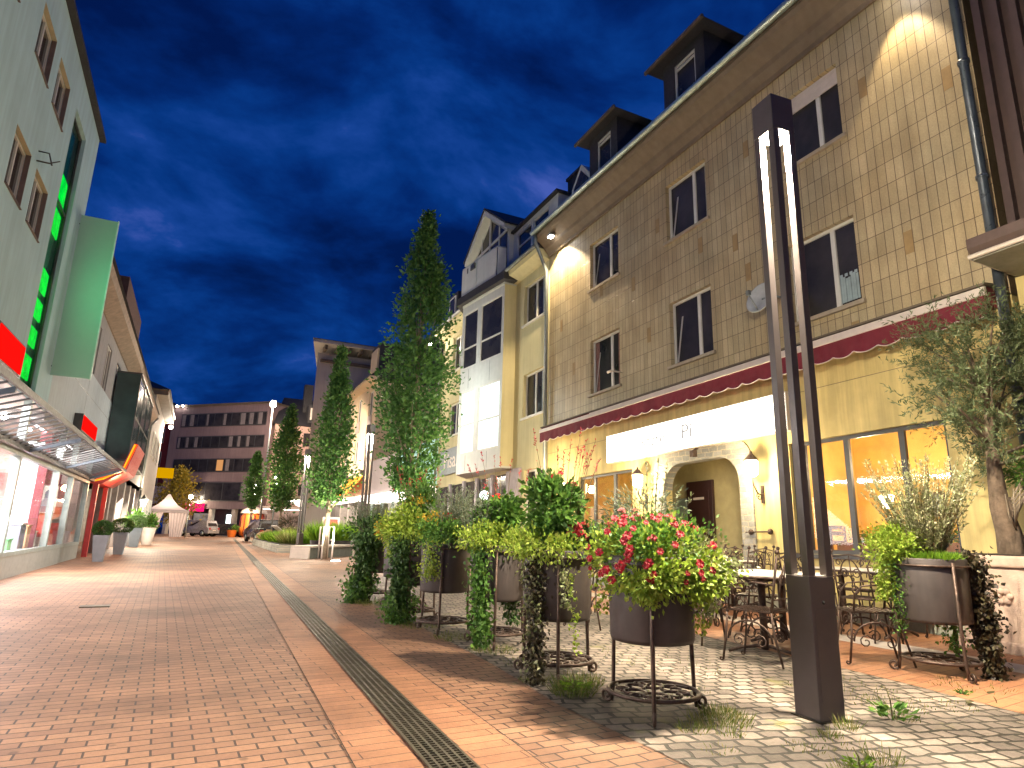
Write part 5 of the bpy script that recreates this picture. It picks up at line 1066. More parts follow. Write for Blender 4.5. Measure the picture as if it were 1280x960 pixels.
# ================================================================== four post street lamps
def post_lamp(lab, x, y, rz, lean=0.):
    o = thing('street_lamp', lab, 'street lamp', (0, 0, 0), 'four post street lamps'); h = .102
    MB().box(-h, h, -h, h, 0, .86).build('base', M['lampmetal'], o, .006)
    MB().box(-h + .004, h - .004, -h + .004, h - .004, .861, .866).build('base_plate', mat('pale plate', (.5, .45, .4), .4), o)
    for sx_ in (-1, 1):
        for sy_ in (-1, 1):
            cx_, cy_ = sx_ * (h - .028), sy_ * (h - .028)
            MB().box(cx_ - .028, cx_ + .028, cy_ - .028, cy_ + .028, .862, 4.12).build('post', M['lampmetal'], o, .003)
    MB().box(-h - .002, h + .002, -h - .002, h + .002, 4.121, 4.42).build('head', M['lampmetal'], o, .006)
    le = MB()
    for sx_ in (-1, 1): le.box(sx_ * .052 - .024, sx_ * .052 + .024, -.03, .03, 4.085, 4.119)
    le.build('lamp', M['lampwhite'], o)
    MB().tube([(.0, -h - .003, .7), (.0, -h - .001, .7)], .012, 10).build('lock', M['dark_void'], o)
    MB().box(-h + .025, h - .025, -h - .003, -h - .0005, .12, .66).build('hatch', M['lampmetal'], o, .001)
    MB().box(-h - .018, h + .018, -h - .018, h + .018, .0, .012).build('foot_plate', M['iron_grate'], o)
    o.location = (x, y, 0); o.rotation_euler = (0, lean, rz); return o
post_lamp('near four post grey lamp standing on a box base among the terrace chairs', 3.68, 3.02, math.radians(-6))
for nm, x, y, lab in (('b', 4.85, 20.4, 'four post lamp rising behind the planters in front of the cream house'), ('c', 4.15, 28.6, 'four post lamp behind the bench at the planting bed')):
    pl_ = post_lamp(lab, x, y, math.radians(25))
def lamp_lights(x, y, e, ce):
    light('lamp_halo', 'POINT', (x, y, 3.96), e, (1, .87, .66), .09)
    l = light('lamp_glow', 'SPOT', (x, y, 4.0), ce, (1, .87, .66), .09, spot=math.radians(168), blend=.55); l.rotation_euler = (0, 0, 0)
lamp_lights(3.68, 3.02, 370, 640); lamp_lights(4.85, 20.4, 130, 330); lamp_lights(4.15, 28.6, 260, 300)

# ================================================================== planters on wrought iron stands
def planter(lab, x, y, rz=0., s=1.):
    o = thing('planter_stand', lab, 'planter', (x, y, 0), 'flower planters on iron stands', 0.)
    ca, sa = math.cos(rz), math.sin(rz)
    for k in range(3):
        a = rz + 2 * PI * k / 3; e = Vector((math.cos(a), math.sin(a), 0)); c = Vector((x, y, 0))
        pts = [c + e * .293 + Vector((0, 0, .93)), c + e * .292 + Vector((0, 0, .4)), c + e * .3 + Vector((0, 0, .12)), c + e * .315 + Vector((0, 0, .02))]
        foot = spiral(c + e * .352 + Vector((0, 0, .052)), e, (0, 0, 1), .042, 1.2, 14, PI * 1.15, .7)
        MB().tube(pts, [.014, .014, .013, .013], 8).tube(foot, .011, 6).build('leg', M['iron'], o)
    t = MB().tube(arc((x, y, .13), (1, 0, 0), (0, 1, 0), .285, .285, 0, 2 * PI, 37)[:-1], .013, 6, closed=True)
    for k in range(6):
        a = rz + PI / 3 * k; c = Vector((x + .15 * math.cos(a), y + .15 * math.sin(a), .13)); t.tube(spiral(c, (math.cos(a), math.sin(a), 0), (-math.sin(a), math.cos(a), 0), .115, 1.3, 18, 0, .75), .009, 5)
        t.tube(spiral((x + .2 * math.cos(a + .5), y + .2 * math.sin(a + .5), .13), (math.cos(a), math.sin(a), 0), (-math.sin(a), math.cos(a), 0), .06, 1.2, 12, 2., .7), .008, 5)
    t.build('scroll_tray', M['iron'], o)
    MB().tube(arc((x, y, .9), (1, 0, 0), (0, 1, 0), .292, .292, 0, 2 * PI, 37)[:-1], .01, 6, closed=True).build('rim_ring', M['iron'], o)
    MB().lathe([(.02, .425), (.235, .428), (.262, .436), (.268, .46), (.279, .95), (.274, .96), (.262, .95), (.258, .88)], (x, y, 0), 40, cap1=False).build('pot', M['planter'], o)
    MB().lathe([(.26, .9), (.01, .915)], (x, y, 0), 24).build('soil', M['soil'], o); return o
ZO = .01
def up(c): return (c[0], c[1], c[2] + ZO) if c[2] > .35 else c
def flower_mesh():
    m = MB()
    for ring, (r, z, n, l) in enumerate(((.008, .016, 4, .02), (.014, .01, 5, .03), (.02, .0, 6, .034))):
        for i in range(n):
            a = 2 * PI * i / n + ring * .5; e = Vector((math.cos(a), math.sin(a), 0)); t_ = Vector((-math.sin(a), math.cos(a), 0)); b_ = e * r * .4 + Vector((0, 0, z)); tip = e * (r + l * .8) + Vector((0, 0, z + .012 - .008 * ring))
            m.add([b_, (b_ + tip) / 2 + t_ * l * .55 + Vector((0, 0, .004)), tip, (b_ + tip) / 2 - t_ * l * .55 + Vector((0, 0, .004))], [(0, 1, 2, 3)])
    for i in range(5):
        a = 2 * PI * i / 5; m.add([(0, 0, -.03), (.03 * math.cos(a), .03 * math.sin(a), -.012), (.03 * math.cos(a + .6), .03 * math.sin(a + .6), -.01)], [(0, 1, 2)], 1)
    return m
FLO = {}
def flowers(o, pts, dirs, key='petal', s=(.8, 1.4)):
    for p, d in zip(pts, dirs):
        p = (p[0], p[1], p[2] + ZO)
        if key not in FLO:
            f = flower_mesh().build('flower', [M[key], M['leaf_green']]); FLO[key] = f.data
        else:
            f = bpy.data.objects.new('flower', FLO[key]); COL.objects.link(f)
        f.parent = o; q = Vector(p) - wloc(o); f.location = q; f.rotation_euler = Vector(d).to_track_quat('Z', 'Y').to_euler(); k = random.uniform(*s); f.scale = (k, k, k)
def stems(o, base, n, h, spread, head='plume', r=.0022, headlen=.16, lean=(0, 0, 0), hn=16, name='grass_plume'):
    m = MB(); PP = []; DD = []; base = up(base)
    for i in range(n):
        a = random.random() * 2 * PI; rr = spread * math.sqrt(random.random()); b_ = Vector((base[0] + .12 * rr * math.cos(a) / max(spread, .01), base[1] + .12 * rr * math.sin(a) / max(spread, .01), base[2]))
        hh = h * random.uniform(.65, 1.1); tp = b_ + Vector((rr * math.cos(a) + lean[0], rr * math.sin(a) + lean[1], hh)); md = b_.lerp(tp, .55) + Vector((0, 0, hh * .07))
        m.tube([b_, md, tp], [r, r, r * .6], 3, sm=False, caps=False)
        d = (tp - md).normalized()
        for j in range(hn): PP.append(tp - d * headlen * random.random()); DD.append(d * .8 + Vector((random.gauss(0, .5), random.gauss(0, .5), random.gauss(0, .3))))
    st = m.build(name, M['stem'], o)
    leaf_obj('seed_heads', PP, DD, .03, .011, M[head], st)
def blades(name, base, n, h, spread, m, parent, w=.006, flop=.6):
    base = up(base); P = np.zeros((n, 3)); a = RNG.uniform(0, 2 * PI, n); rr = spread * np.sqrt(RNG.uniform(0, 1, n)); P[:, 0] = base[0] + rr * np.cos(a); P[:, 1] = base[1] + rr * np.sin(a); P[:, 2] = base[2]
    D = np.stack([np.cos(a) * RNG.uniform(0, flop, n), np.sin(a) * RNG.uniform(0, flop, n), np.ones(n)], 1) + RNG.normal(size=(n, 3)) * .15
    return leaf_obj(name, P, D, h, w, m, parent, .1)
def bush(name, c, rad, n, ln, wd, m, parent, clumps=16, spread=.3, zmin=None):
    P, D = mound(up(c), rad, n, clumps, spread, None if zmin is None else zmin + ZO); return leaf_obj(name, P, D, ln, wd, m, parent)
def trail(name, a, b, n, w, ln, wd, m, parent, sag=0.):
    P, D = strand(up(a), up(b), n, w, sag); P[:, 2] = np.maximum(P[:, 2], .012); return leaf_obj(name, P, D, ln, wd, m, parent)

# nearest planter: a great dome of yellow green foliage and crimson flowers
px, py = 2.76, 3.5
F_ = planter('nearest planter, overflowing dome of yellow green leaves and crimson flowers', px, py, math.radians(-128))
bush('foliage', (px, py, .93), (.36, .36, .18), 5600, .034, .022, M['leaf_yellow'], F_, 30, .28, .7)
bush('front_fringe', (px - .13, py - .19, .84), (.2, .17, .12), 2600, .034, .021, M['leaf_yellow'], F_, 18, .3, .64); bush('side_fringe', (px + .2, py - .2, .84), (.18, .16, .12), 1700, .034, .021, M['leaf_yellow'], F_, 14, .3, .62)
bush('green_foliage', (px + .06, py - .02, .98), (.34, .34, .2), 3800, .032, .02, M['leaf_green'], F_, 26, .24, .74)
bush('variegated_foliage', (px + .28, py - .1, .93), (.24, .24, .13), 2200, .03, .018, M['leaf_cream'], F_, 16, .28, .72)
bush('sage_foliage', (px + .1, py + .2, 1.18), (.2, .2, .2), 1500, .05, .008, M['sage'], F_, 20, .3)
for (dx, dy, z, n_) in ((.1, -.27, .5, 160), (-.18, -.24, .62, 150), (.27, -.14, .55, 200), (.36, -.06, .6, 260), (-.3, .02, .62, 140)): trail('trailing_stem', (px + dx * .9, py + dy * .9, .82), (px + dx * 1.25, py + dy * 1.25, z), n_, .035, .03, .02, M['leaf_yellow'] if n_ < 200 else M['leaf_cream'], F_, .05)
P = []
for i in range(70):
    a = random.uniform(PI * .95, PI * 1.95); e_ = random.uniform(-.6, 1.25); P.append((px - .02 + .44 * math.cos(e_) * math.cos(a), py + .44 * math.cos(e_) * math.sin(a), .95 + .27 * math.sin(e_)))
P = np.array(P); flowers(F_, P, (P - np.array([px, py, .85])) + np.array([-.1, -.3, .1]), 'petal', (.35, .75))
P, D = mound((px - .04, py + .1, 1.17), (.3, .22, .07), 20, 20, .12); flowers(F_, P, D * .3 + np.array([-.1, -.7, .5]), 'petal_pink', (.5, .85))
stems(F_, (px + .1, py + .12, .85), 9, .72, .2, 'plume', .003, .3, (.06, 0, 0), 26)

ZO = .15
px, py = 2.70, 4.62
E_ = planter('planter with tall dark green bush, red geraniums and a bronze vine reaching the ground', px, py, math.radians(-118))
bush('bush', (px - .03, py + .04, 1.1), (.2, .2, .22), 2600, .06, .036, M['leaf_green'], E_, 18, .26)
bush('fringe_foliage', (px - .16, py - .1, .86), (.26, .24, .1), 2200, .034, .022, M['leaf_yellow'], E_, 20, .28, .72)
bush('geranium_leaves', (px + .2, py - .12, .86), (.16, .16, .12), 900, .05, .045, M['leaf_dark'], E_, 10, .3, .68)
trail('hanging_vine', (px - .26, py - .1, .8), (px - .3, py - .22, .02), 1500, .042, .035, .024, M['leaf_maroon'], E_); trail('hanging_vine', (px - .26, py - .1, .84), (px - .3, py - .16, .1), 700, .05, .035, .022, M['leaf_cream'], E_)
trail('trailing_stem', (px - .06, py - .28, .78), (px - .02, py - .34, .22), 130, .02, .03, .02, M['leaf_yellow'], E_); trail('trailing_stem', (px - .12, py - .27, .78), (px - .1, py - .33, .4), 150, .025, .03, .02, M['leaf_cream'], E_)
P, D = mound((px + .16, py - .16, .94), (.2, .14, .1), 22, 22, .08); flowers(E_, P, D * .5 + np.array([-.2, -.7, .4]))
P, D = mound((px + .0, py + .1, 1.34), (.2, .12, .14), 20, 20, .1); flowers(E_, P, D * .5 + np.array([-.2, -.7, .3]), 'petal', (.6, 1.0))
stems(E_, (px + .1, py + .1, .85), 14, .98, .26, 'petal', .003, .2, (.04, 0, 0), 14, 'salvia_spikes')

px, py = 2.84, 6.05
D_ = planter('planter with round dark leaved bush behind a yellow green fringe, big green vine hanging', px, py, math.radians(-118))
bush('bush', (px + .03, py + .02, 1.08), (.19, .19, .19), 1900, .06, .04, M['leaf_green'], D_, 16, .28)
bush('fringe_foliage', (px - .08, py - .12, .88), (.32, .26, .11), 2800, .034, .022, M['leaf_yellow'], D_, 22, .26, .72)
trail('hanging_vine', (px - .24, py - .12, .82), (px - .26, py - .2, .06), 1400, .07, .05, .03, M['leaf_green'], D_); trail('hanging_vine', (px + .2, py - .22, .8), (px + .22, py - .3, .4), 500, .06, .03, .02, M['leaf_cream'], D_)
trail('hanging_vine', (px + .12, py - .05, .4), (px + .14, py - .08, .22), 260, .06, .05, .03, M['leaf_dark'], D_)
stems(D_, (px + .08, py + .1, .85), 14, .85, .3, 'petal', .003, .14, (0, 0, 0), 12, 'salvia_spikes'); stems(D_, (px - .2, py + .06, .8), 69, .5, 0.18, 'sage', .0018, 0.38, (0, 0, 0), 34, 'sage_clump')

px, py = 2.62, 6.98
C_ = planter('planter with grey sage tuft, golden flowers and plain brown pot', px, py, math.radians(-118))
stems(C_, (px + .08, py, .78), 115, .62, 0.26, 'sage', .0018, 0.46, (0, 0, 0), 34, 'sage_clump')
bush('foliage', (px - .06, py - .08, .92), (.24, .24, .14), 2000, .04, .026, M['leaf_green'], C_, 18, .28, .74); bush('golden_bloom', (px - .12, py + .02, 1.08), (.12, .1, .05), 260, .035, .03, M['petal_gold'], C_, 10, .3)
trail('hanging_vine', (px - .22, py - .14, .84), (px - .26, py - .22, .45), 600, .07, .035, .022, M['leaf_yellow'], C_)
P, D = mound((px + .02, py - .05, 1.1), (.1, .1, .06), 5, 5, .1); flowers(C_, P, D * .5 + np.array([-.2, -.7, .3]), 'petal', (.9, 1.3))

px, py = 2.58, 8.0
B_2 = planter('planter with lime green shrub whose ivy column hangs down to the paving', px, py, math.radians(-118))
bush('foliage', (px - .1, py - .06, .98), (.3, .3, .2), 2600, .05, .03, M['leaf_yellow'], B_2, 18, .28, .74)
bush('bush', (px + .1, py + .1, 1.25), (.22, .22, .24), 1500, .06, .036, M['leaf_green'], B_2, 14, .3); bush('golden_bloom', (px - .02, py, 1.3), (.14, .12, .05), 240, .035, .03, M['petal_gold'], B_2, 10, .3)
trail('ivy_column', (px - .2, py - .18, .85), (px - .22, py - .22, .0), 2600, .075, .055, .035, M['leaf_dark'], B_2); trail('ivy_column', (px - .2, py - .16, .3), (px - .22, py - .2, .0), 1100, .11, .055, .035, M['leaf_green'], B_2)
stems(B_2, (px, py + .1, .9), 12, .85, .26, 'petal', .003, .12, (0, 0, 0), 10, 'salvia_spikes')

px, py = 2.80, 9.2
X_ = planter('planter with golden trailing flowers and a dark red dahlia between ivy columns', px, py, math.radians(-118))
bush('golden_bloom', (px - .12, py - .1, .92), (.26, .22, .09), 1300, .04, .03, M['petal_gold'], X_, 14, .3, .74); bush('foliage', (px, py, .95), (.28, .28, .14), 1500, .045, .03, M['leaf_green'], X_, 14, .3, .74)
bush('dahlia', (px + .05, py, 1.25), (.08, .08, .07), 240, .04, .03, M['petal'], X_, 8, .3); stems(X_, (px, py, .85), 7, .85, .16, 'petal', .003, .12, (-.03, 0, 0), 14, 'salvia_spikes')
trail('hanging_vine', (px - .22, py - .16, .84), (px - .22, py - .2, .55), 500, .05, .04, .025, M['leaf_yellow'], X_)

px, py = 2.72, 10.35
A2 = planter('farthest planter of the row with grey sage tuft and wide ivy column', px, py, math.radians(-118))
stems(A2, (px - .1, py, .8), 115, .6, 0.30, 'sage', .0018, 0.45, (0, 0, 0), 34, 'sage_clump'); bush('foliage', (px - .14, py - .1, .9), (.32, .3, .16), 1800, .055, .034, M['leaf_dark'], A2, 16, .3, .7)
trail('ivy_column', (px - .2, py - .2, .85), (px - .3, py - .26, .0), 3000, .1, .06, .04, M['leaf_dark'], A2); trail('ivy_column', (px - .3, py - .24, .35), (px - .34, py - .28, .0), 900, .13, .06, .04, M['leaf_green'], A2)

px, py = 5.86, 3.55
G_ = planter('planter before the olive with pale grass plumes, lime carpet and dark ivy rope', px, py, math.radians(-115))
bush('spilling_foliage', (px - .17, py + .19, .9), (.19, .19, .14), 3000, .03, .02, M['leaf_yellow'], G_, 22, .26, .7)
trail('hanging_vine', (px - .22, py + .22, .86), (px - .24, py + .28, .45), 1000, .055, .03, .02, M['leaf_yellow'], G_); trail('hanging_vine', (px - .25, py + .1, .8), (px - .28, py + .14, .32), 300, .04, .028, .018, M['leaf_green'], G_)
blades('lime_carpet', (px - .06, py - .08, .78), 1900, .085, .17, M['lime'], G_, .006, .9)
stems(G_, (px + .06, py + .04, .82), 170, .8, .36, 'plume', .002, .5, (0, 0, 0), 40); stems(G_, (px + .05, py + .05, .8), 100, .46, 0.30, 'plume', .0018, 0.35, (0, 0, 0), 34, 'sage_clump')
trail('ivy_rope', (px + .22, py - .2, .84), (px + .26, py - .28, .0), 2600, .055, .04, .032, M['leaf_maroon'], G_); trail('ivy_rope', (px + .24, py - .2, .86), (px + .3, py - .24, .35), 800, .075, .04, .03, M['leaf_maroon'], G_)
trail('hanging_vine', (px + .0, py - .1, .4), (px + .04, py - .12, .2), 260, .06, .035, .022, M['leaf_green'], G_)

ZO = 0.
# ================================================================== tables and chairs
def table(lab, x, y, rz, w=1.25, d=.8):
    o = thing('terrace_table', lab, 'table', (0, 0, 0), 'mosaic topped tables of the terrace'); c = .09
    poly = [(-w / 2 + c, -d / 2), (w / 2 - c, -d / 2), (w / 2, -d / 2 + c), (w / 2, d / 2 - c), (w / 2 - c, d / 2), (-w / 2 + c, d / 2), (-w / 2, d / 2 - c), (-w / 2, -d / 2 + c)]
    MB().slab(poly, .715, .745).build('table_top', M['table_top'], o, .004)
    MB().tube([(a * 1.004, b_ * 1.004, .722) for a, b_ in poly], .014, 6, closed=True).build('edge_band', M['iron'], o)
    for sx_ in (-1, 1):
        lg = MB().tube([(sx_ * w * .3, 0, .71), (sx_ * w * .3, 0, .06)], .036, 10)
        for sy_ in (-1, 1): lg.tube([(sx_ * w * .3, 0, .1), (sx_ * w * .3, sy_ * d * .25, .06), (sx_ * w * .3, sy_ * d * .4, .012)], .016, 6).tube([(sx_ * w * .3, 0, .6), (sx_ * w * .3, sy_ * d * .2, .7)], .01, 6).tube(spiral((sx_ * w * .3, sy_ * d * .16, .2), (0, sy_, 0), (0, 0, 1), .08, 1.3, 14), .008, 5)
        lg.build('pedestal', M['iron'], o)
    MB().tube([(-w * .3, 0, .3), (w * .3, 0, .3)], .012).build('stretcher', M['iron'], o)
    o.location = (x, y, .012); o.rotation_euler.z = rz; return o
def make_chair(lab):
    o = thing('iron_chair', lab, 'chair', (0, 0, 0), 'wrought iron chairs of the terrace')
    w = .2; I = M['iron']
    st = MB().tube([(-w, -.2, .45), (w, -.2, .45), (w * 1.05, .2, .45), (-w * 1.05, .2, .45)], .011, 6, closed=True)
    for i in range(1, 8):
        t = -1 + i / 4; st.boxf(WORLD, t * w - .011, t * w + .011, .452, .457, -.2, .2); st.boxf(WORLD, -w, w, .458, .463, t * .2 - .011, t * .2 + .011)
    st.build('seat', I, o)
    for sx_ in (-1, 1):
        MB().tube([(sx_ * w, .2, .45), (sx_ * w * 1.05, .215, .25), (sx_ * w * 1.1, .25, .02)], .0105, 6).tube(spiral((sx_ * w * 1.1, .268, .025), (0, 1, 0), (0, 0, 1), .02, 1, 8, PI), .008, 5).build('leg', I, o)
        MB().tube([(sx_ * w, -.2, .45), (sx_ * w * 1.02, -.22, .25), (sx_ * w * 1.05, -.28, .012)], .0105, 6).build('leg', I, o)
        b_ = MB().tube([(sx_ * w, -.2, .45), (sx_ * w, -.23, .62), (sx_ * w * .98, -.28, .94)], .011, 6).ball((sx_ * w * .98, -.285, .965), .024, 8); b_.build('back_post', I, o)
        a = MB().tube(arc((sx_ * w * 1.04, 0, .2), (0, 1, 0), (0, 0, 1), .2, .17, 0, PI, 12), .009, 5)
        a.tube(spiral((sx_ * w * 1.04, .1, .2), (0, -1, 0), (0, 0, 1), .06, 1.3, 12, .5), .007, 5).tube(spiral((sx_ * w * 1.04, -.1, .2), (0, 1, 0), (0, 0, 1), .06, 1.3, 12, .5), .007, 5); a.build('scroll_brace', I, o)
        ar = MB().tube([(sx_ * w, -.24, .68), (sx_ * w * 1.12, -.08, .7), (sx_ * w * 1.15, .1, .68), (sx_ * w * 1.12, .17, .6), (sx_ * w * 1.05, .18, .46)], .009, 6).tube(spiral((sx_ * w * 1.14, .16, .64), (0, 1, 0), (0, 0, 1), .045, 1.2, 12, 1.), .008, 5); ar.build('armrest', I, o)
    bk = MB().tube([(-w * .98, -.275, .9), (0, -.275, .93), (w * .98, -.275, .9)], .009, 6).tube([(-w, -.235, .56), (w, -.235, .56)], .008, 6).tube(arc((0, -.255, .6), (1, 0, 0), (0, -.13, 1), .13, .28, 0, PI, 14), .008, 5)
    for sx_ in (-1, 1): bk.tube(spiral((sx_ * .07, -.26, .72), (sx_, 0, 0), (0, -.1, 1), .06, 1.5, 16, 0), .007, 5).tube(spiral((sx_ * .13, -.265, .84), (-sx_, 0, 0), (0, -.1, 1), .045, 1.3, 12, 0), .007, 5)
    bk.tube([(0, -.245, .57), (0, -.272, .92)], .007, 5); bk.build('scroll_back', I, o)
    return o
TB = [('near mosaic table behind the front planter, its top shining white', 5.35, 4.85, .5, 1.3, .85), ('second mosaic table in front of the stone door arch', 6.35, 7.15, .1, 1.25, .8), ('mosaic table against the yellow wall behind the near lamp posts', 7.55, 5.35, PI / 2, 1.2, .75),
      ('mosaic table on the stone band by the iron wall bar', 7.6, 8.0, PI / 2, 1.2, .75), ('mosaic table far left behind the planter with red geraniums', 4.9, 8.6, .2, 1.2, .8), ('mosaic table under the left restaurant window', 6.9, 11.2, PI / 2, 1.2, .8)]
for t in TB: table(*t)
CHS = [(4.72, 4.45, .35, 'iron chair nearest the lamp with its ball finials in front of the shining table'), (4.95, 5.55, -1.2, 'iron chair at the left end of the shining table half hidden by flowers'), (5.9, 5.55, PI + .5, 'iron chair on the wall side of the shining table'), (5.75, 4.1, .9, 'iron chair hidden by the near lamp base'),
       (5.75, 6.6, .1, 'iron chair on the street side of the second table'), (6.6, 6.5, .2, 'iron chair on the lamp side of the second table'), (6.1, 7.8, PI, 'iron chair on the arch side of the second table'), (6.9, 7.75, PI - .2, 'iron chair with its back to the arch right of the second table'),
       (7.0, 5.0, -PI / 2 + .1, 'iron chair turned to the wall table right of the lamp'), (7.0, 5.75, -PI / 2, 'iron chair behind the lamp posts at the wall table'), (8.1, 5.1, PI / 2, 'iron chair between the wall table and the yellow wall, nearer the olive'), (8.1, 5.8, PI / 2, 'iron chair between the wall table and the window pier'),
       (7.1, 7.75, -PI / 2, 'iron chair facing the table at the iron wall bar'), (7.1, 8.4, -PI / 2 - .2, 'iron chair facing the table beside the stone surround'), (8.1, 7.7, PI / 2, 'iron chair under the iron wall bar'), (8.1, 8.35, PI / 2, 'iron chair against the stone surround'),
       (4.45, 6.75, .3, 'iron chair showing between the two red flowered planters'), (4.6, 8.0, .2, 'iron chair near side of the far left table'), (5.2, 9.3, PI, 'iron chair far side of the far left table'), (6.3, 10.9, -PI / 2, 'iron chair at the table under the left window'), (6.3, 11.6, -PI / 2, 'iron chair farthest along at the table under the left window')]
c0 = None
for (x, y, rz, lab) in CHS:
    if c0 is None: c0 = make_chair(lab); o = c0
    else: o = copy_tree(c0); o['label'] = lab
    o.location = (x, y, .012); o.rotation_euler.z = rz

# ================================================================== trees
def crown_points(x, y, z0, z1, rmax, n, clumps, seed, lean=(0, 0), peak=.3, gap=.16):
    rg = np.random.default_rng(seed); t = rg.uniform(0, 1, clumps) ** 1.05
    prof = np.where(t < peak, .35 + .65 * (t / peak) ** .7, np.maximum(0.04, (1 - ((t - peak) / (1 - peak)) ** 1.35)) * .96 + .04)
    a = rg.uniform(0, 2 * PI, clumps); rr = rmax * prof * np.sqrt(rg.uniform(.1, 1, clumps)) * rg.choice([.7, .9, 1., 1.08, 1.28], clumps)
    cx_ = x + rr * np.cos(a) + lean[0] * t; cy_ = y + rr * np.sin(a) + lean[1] * t; cz_ = z0 + (z1 - z0) * t
    k = rg.integers(0, clumps, n); s = rmax * gap * (.5 + prof[k])
    P = np.stack([cx_[k], cy_[k], cz_[k]], 1) + rg.normal(size=(n, 3)) * np.stack([s, s, s * 1.5], 1)
    O = P - np.array([x, y, 0]) - np.stack([lean[0] * t[k], lean[1] * t[k], 0 * t[k]], 1); O[:, 2] = rmax * .5
    D = O / (np.linalg.norm(O, axis=1, keepdims=True) + 1e-6) + rg.normal(size=(n, 3)) * .7
    return P, D, (cx_, cy_, cz_)
def tree(lab, x, y, z0, z1, rmax, n, ln, seed, m=None, lean=(0, 0), tr=.09, peak=.25, bark=None, name='columnar_tree', group='columnar street trees', clumps=170, gap=.16):
    o = thing(name, lab, 'tree', (x, y, 0), group)
    P, D, (a, b_, c) = crown_points(x, y, z0, z1, rmax, n, clumps, seed, lean, peak, gap)
    rr = random.Random(seed)
    tk = MB().tube([(x, y, 0), (x + .01, y, z0 * .6), (x + lean[0] * .3, y + lean[1] * .3, z0 + (z1 - z0) * .4), (x + lean[0], y + lean[1], z1 - .1)], [tr, tr * .85, tr * .5, .012], 10)
    for i in range(26):
        k = rr.randrange(len(a)); zz = max(z0 * .85, c[k] - .6 - .12 * (z1 - z0)); f = (zz - z0) / (z1 - z0); st = (x + lean[0] * max(0, f), y + lean[1] * max(0, f), zz)
        tk.tube([st, ((st[0] * .55 + a[k] * .45), (st[1] * .55 + b_[k] * .45), (st[2] * .6 + c[k] * .4)), (a[k], b_[k], c[k])], [tr * .3, tr * .2, .006], 5)
    tk.build('trunk', bark or M['palebark'], o); leaf_obj('crown', P, D, ln, ln * .62, m or M['leaf_tree'], o); return o
tree('tallest columnar tree of the street, standing in front of the cream house', 5.28, 17.2, 2.35, 10.5, 1.0, 14000, .13, 21, lean=(.13, 0), tr=.09, peak=.28, clumps=260, gap=.13)
tree('columnar tree inside the white guard frame beside the bench', 4.45, 24.4, 2.0, 7.9, .8, 7500, .14, 22, tr=.1, peak=.16, clumps=190, gap=.13)
tree('columnar tree behind the planting bed near the people carrier', 5.15, 45., 2.4, 9.0, 1.0, 6500, .2, 23, peak=.3)
tree('slender young columnar tree before the office block', 4.2, 57, 2.6, 7.2, .65, 3500, .2, 24, tr=.07, peak=.3)
tree('yellow leaved round tree behind the market tent', -1.6, 72, 1.8, 6.3, 1.6, 3200, .26, 25, M['leaf_gold'], tr=.1, peak=.45, name='yellow_tree', group=None, clumps=70, gap=.2)
gdf = thing('tree_guard', 'white square frame guard around the tree trunk by the bench', 'tree guard', (4.45, 24.2, 0))
MB().tube([(4.27, 23.9, 0), (4.27, 23.9, 1.15), (4.63, 23.9, 1.15), (4.63, 23.9, 0)], .035, 6).build('hoop', M['cream_metal'], gdf); MB().tube([(4.3, 24.75, 0), (4.3, 24.75, 1.15), (4.62, 24.75, 1.15), (4.62, 24.75, 0)], .035, 6).build('hoop', M['cream_metal'], gdf)
tag(MB().lathe([(.16, .006), (.14, .012)], (4.62, 23.1, 0), 16).build('ground_spotlight', M['lampwhite']), 'glowing uplight set in the paving before the white tree guard', 'uplight')
l = light('uplight_lamp', 'SPOT', (4.62, 23.1, .1), 300, (1, .9, .62), .05, spot=1.5); aim(l, (4.45, 24.4, 4))
l = light('tree_fill_spot', 'SPOT', (6.5, 15.9, .4), 260, (1, .92, .65), .08, spot=1.1); aim(l, (5.2, 17.3, 4.6))  # extra spot without a fixture, added to lift the tallest tree's crown

# olive tree in a carved stone tub
OT = thing('olive_tree', 'gnarled olive tree in a tub against the yellow wall by the canopy', 'tree', (7.85, 4.05, .9))
ox, oy = 8.02, 3.96
tk = MB().tube([(ox + .06, oy - .02, .85), (ox + .02, oy, 1.1), (ox - .06, oy + .02, 1.5), (ox - .04, oy + .03, 1.9), (ox - .02, oy + .02, 2.4), (ox + .02, oy, 2.9)], [.17, .125, .1, .075, .055, .03], 10)
for i in range(5):
    a = 2 * PI * i / 5; tk.tube([(ox + .06 + .14 * math.cos(a), oy + .14 * math.sin(a), .86), (ox + .02 + .09 * math.cos(a + .5), oy + .09 * math.sin(a + .5), 1.15), (ox - .05 + .06 * math.cos(a + 1.1), oy + .06 * math.sin(a + 1.1), 1.6)], [.06, .045, .03], 7)
rg = random.Random(5); tips = []
for i in range(26):
    a = rg.random() * 2 * PI; z = 1.9 + rg.random() * .9; r = .35 + rg.random() * .65; s0 = (ox - .03, oy + .02, z); e = (ox + r * math.cos(a), oy + r * math.sin(a) * .8, min(3.75, z + .1 + rg.random() * .9)); tips.append(e)
    tk.tube([s0, ((s0[0] + e[0]) / 2, (s0[1] + e[1]) / 2, (s0[2] * .4 + e[2] * .6)), e], [.024, .015, .005], 6)
tk.build('trunk', M['bark'], OT)
PP = []; DD = []
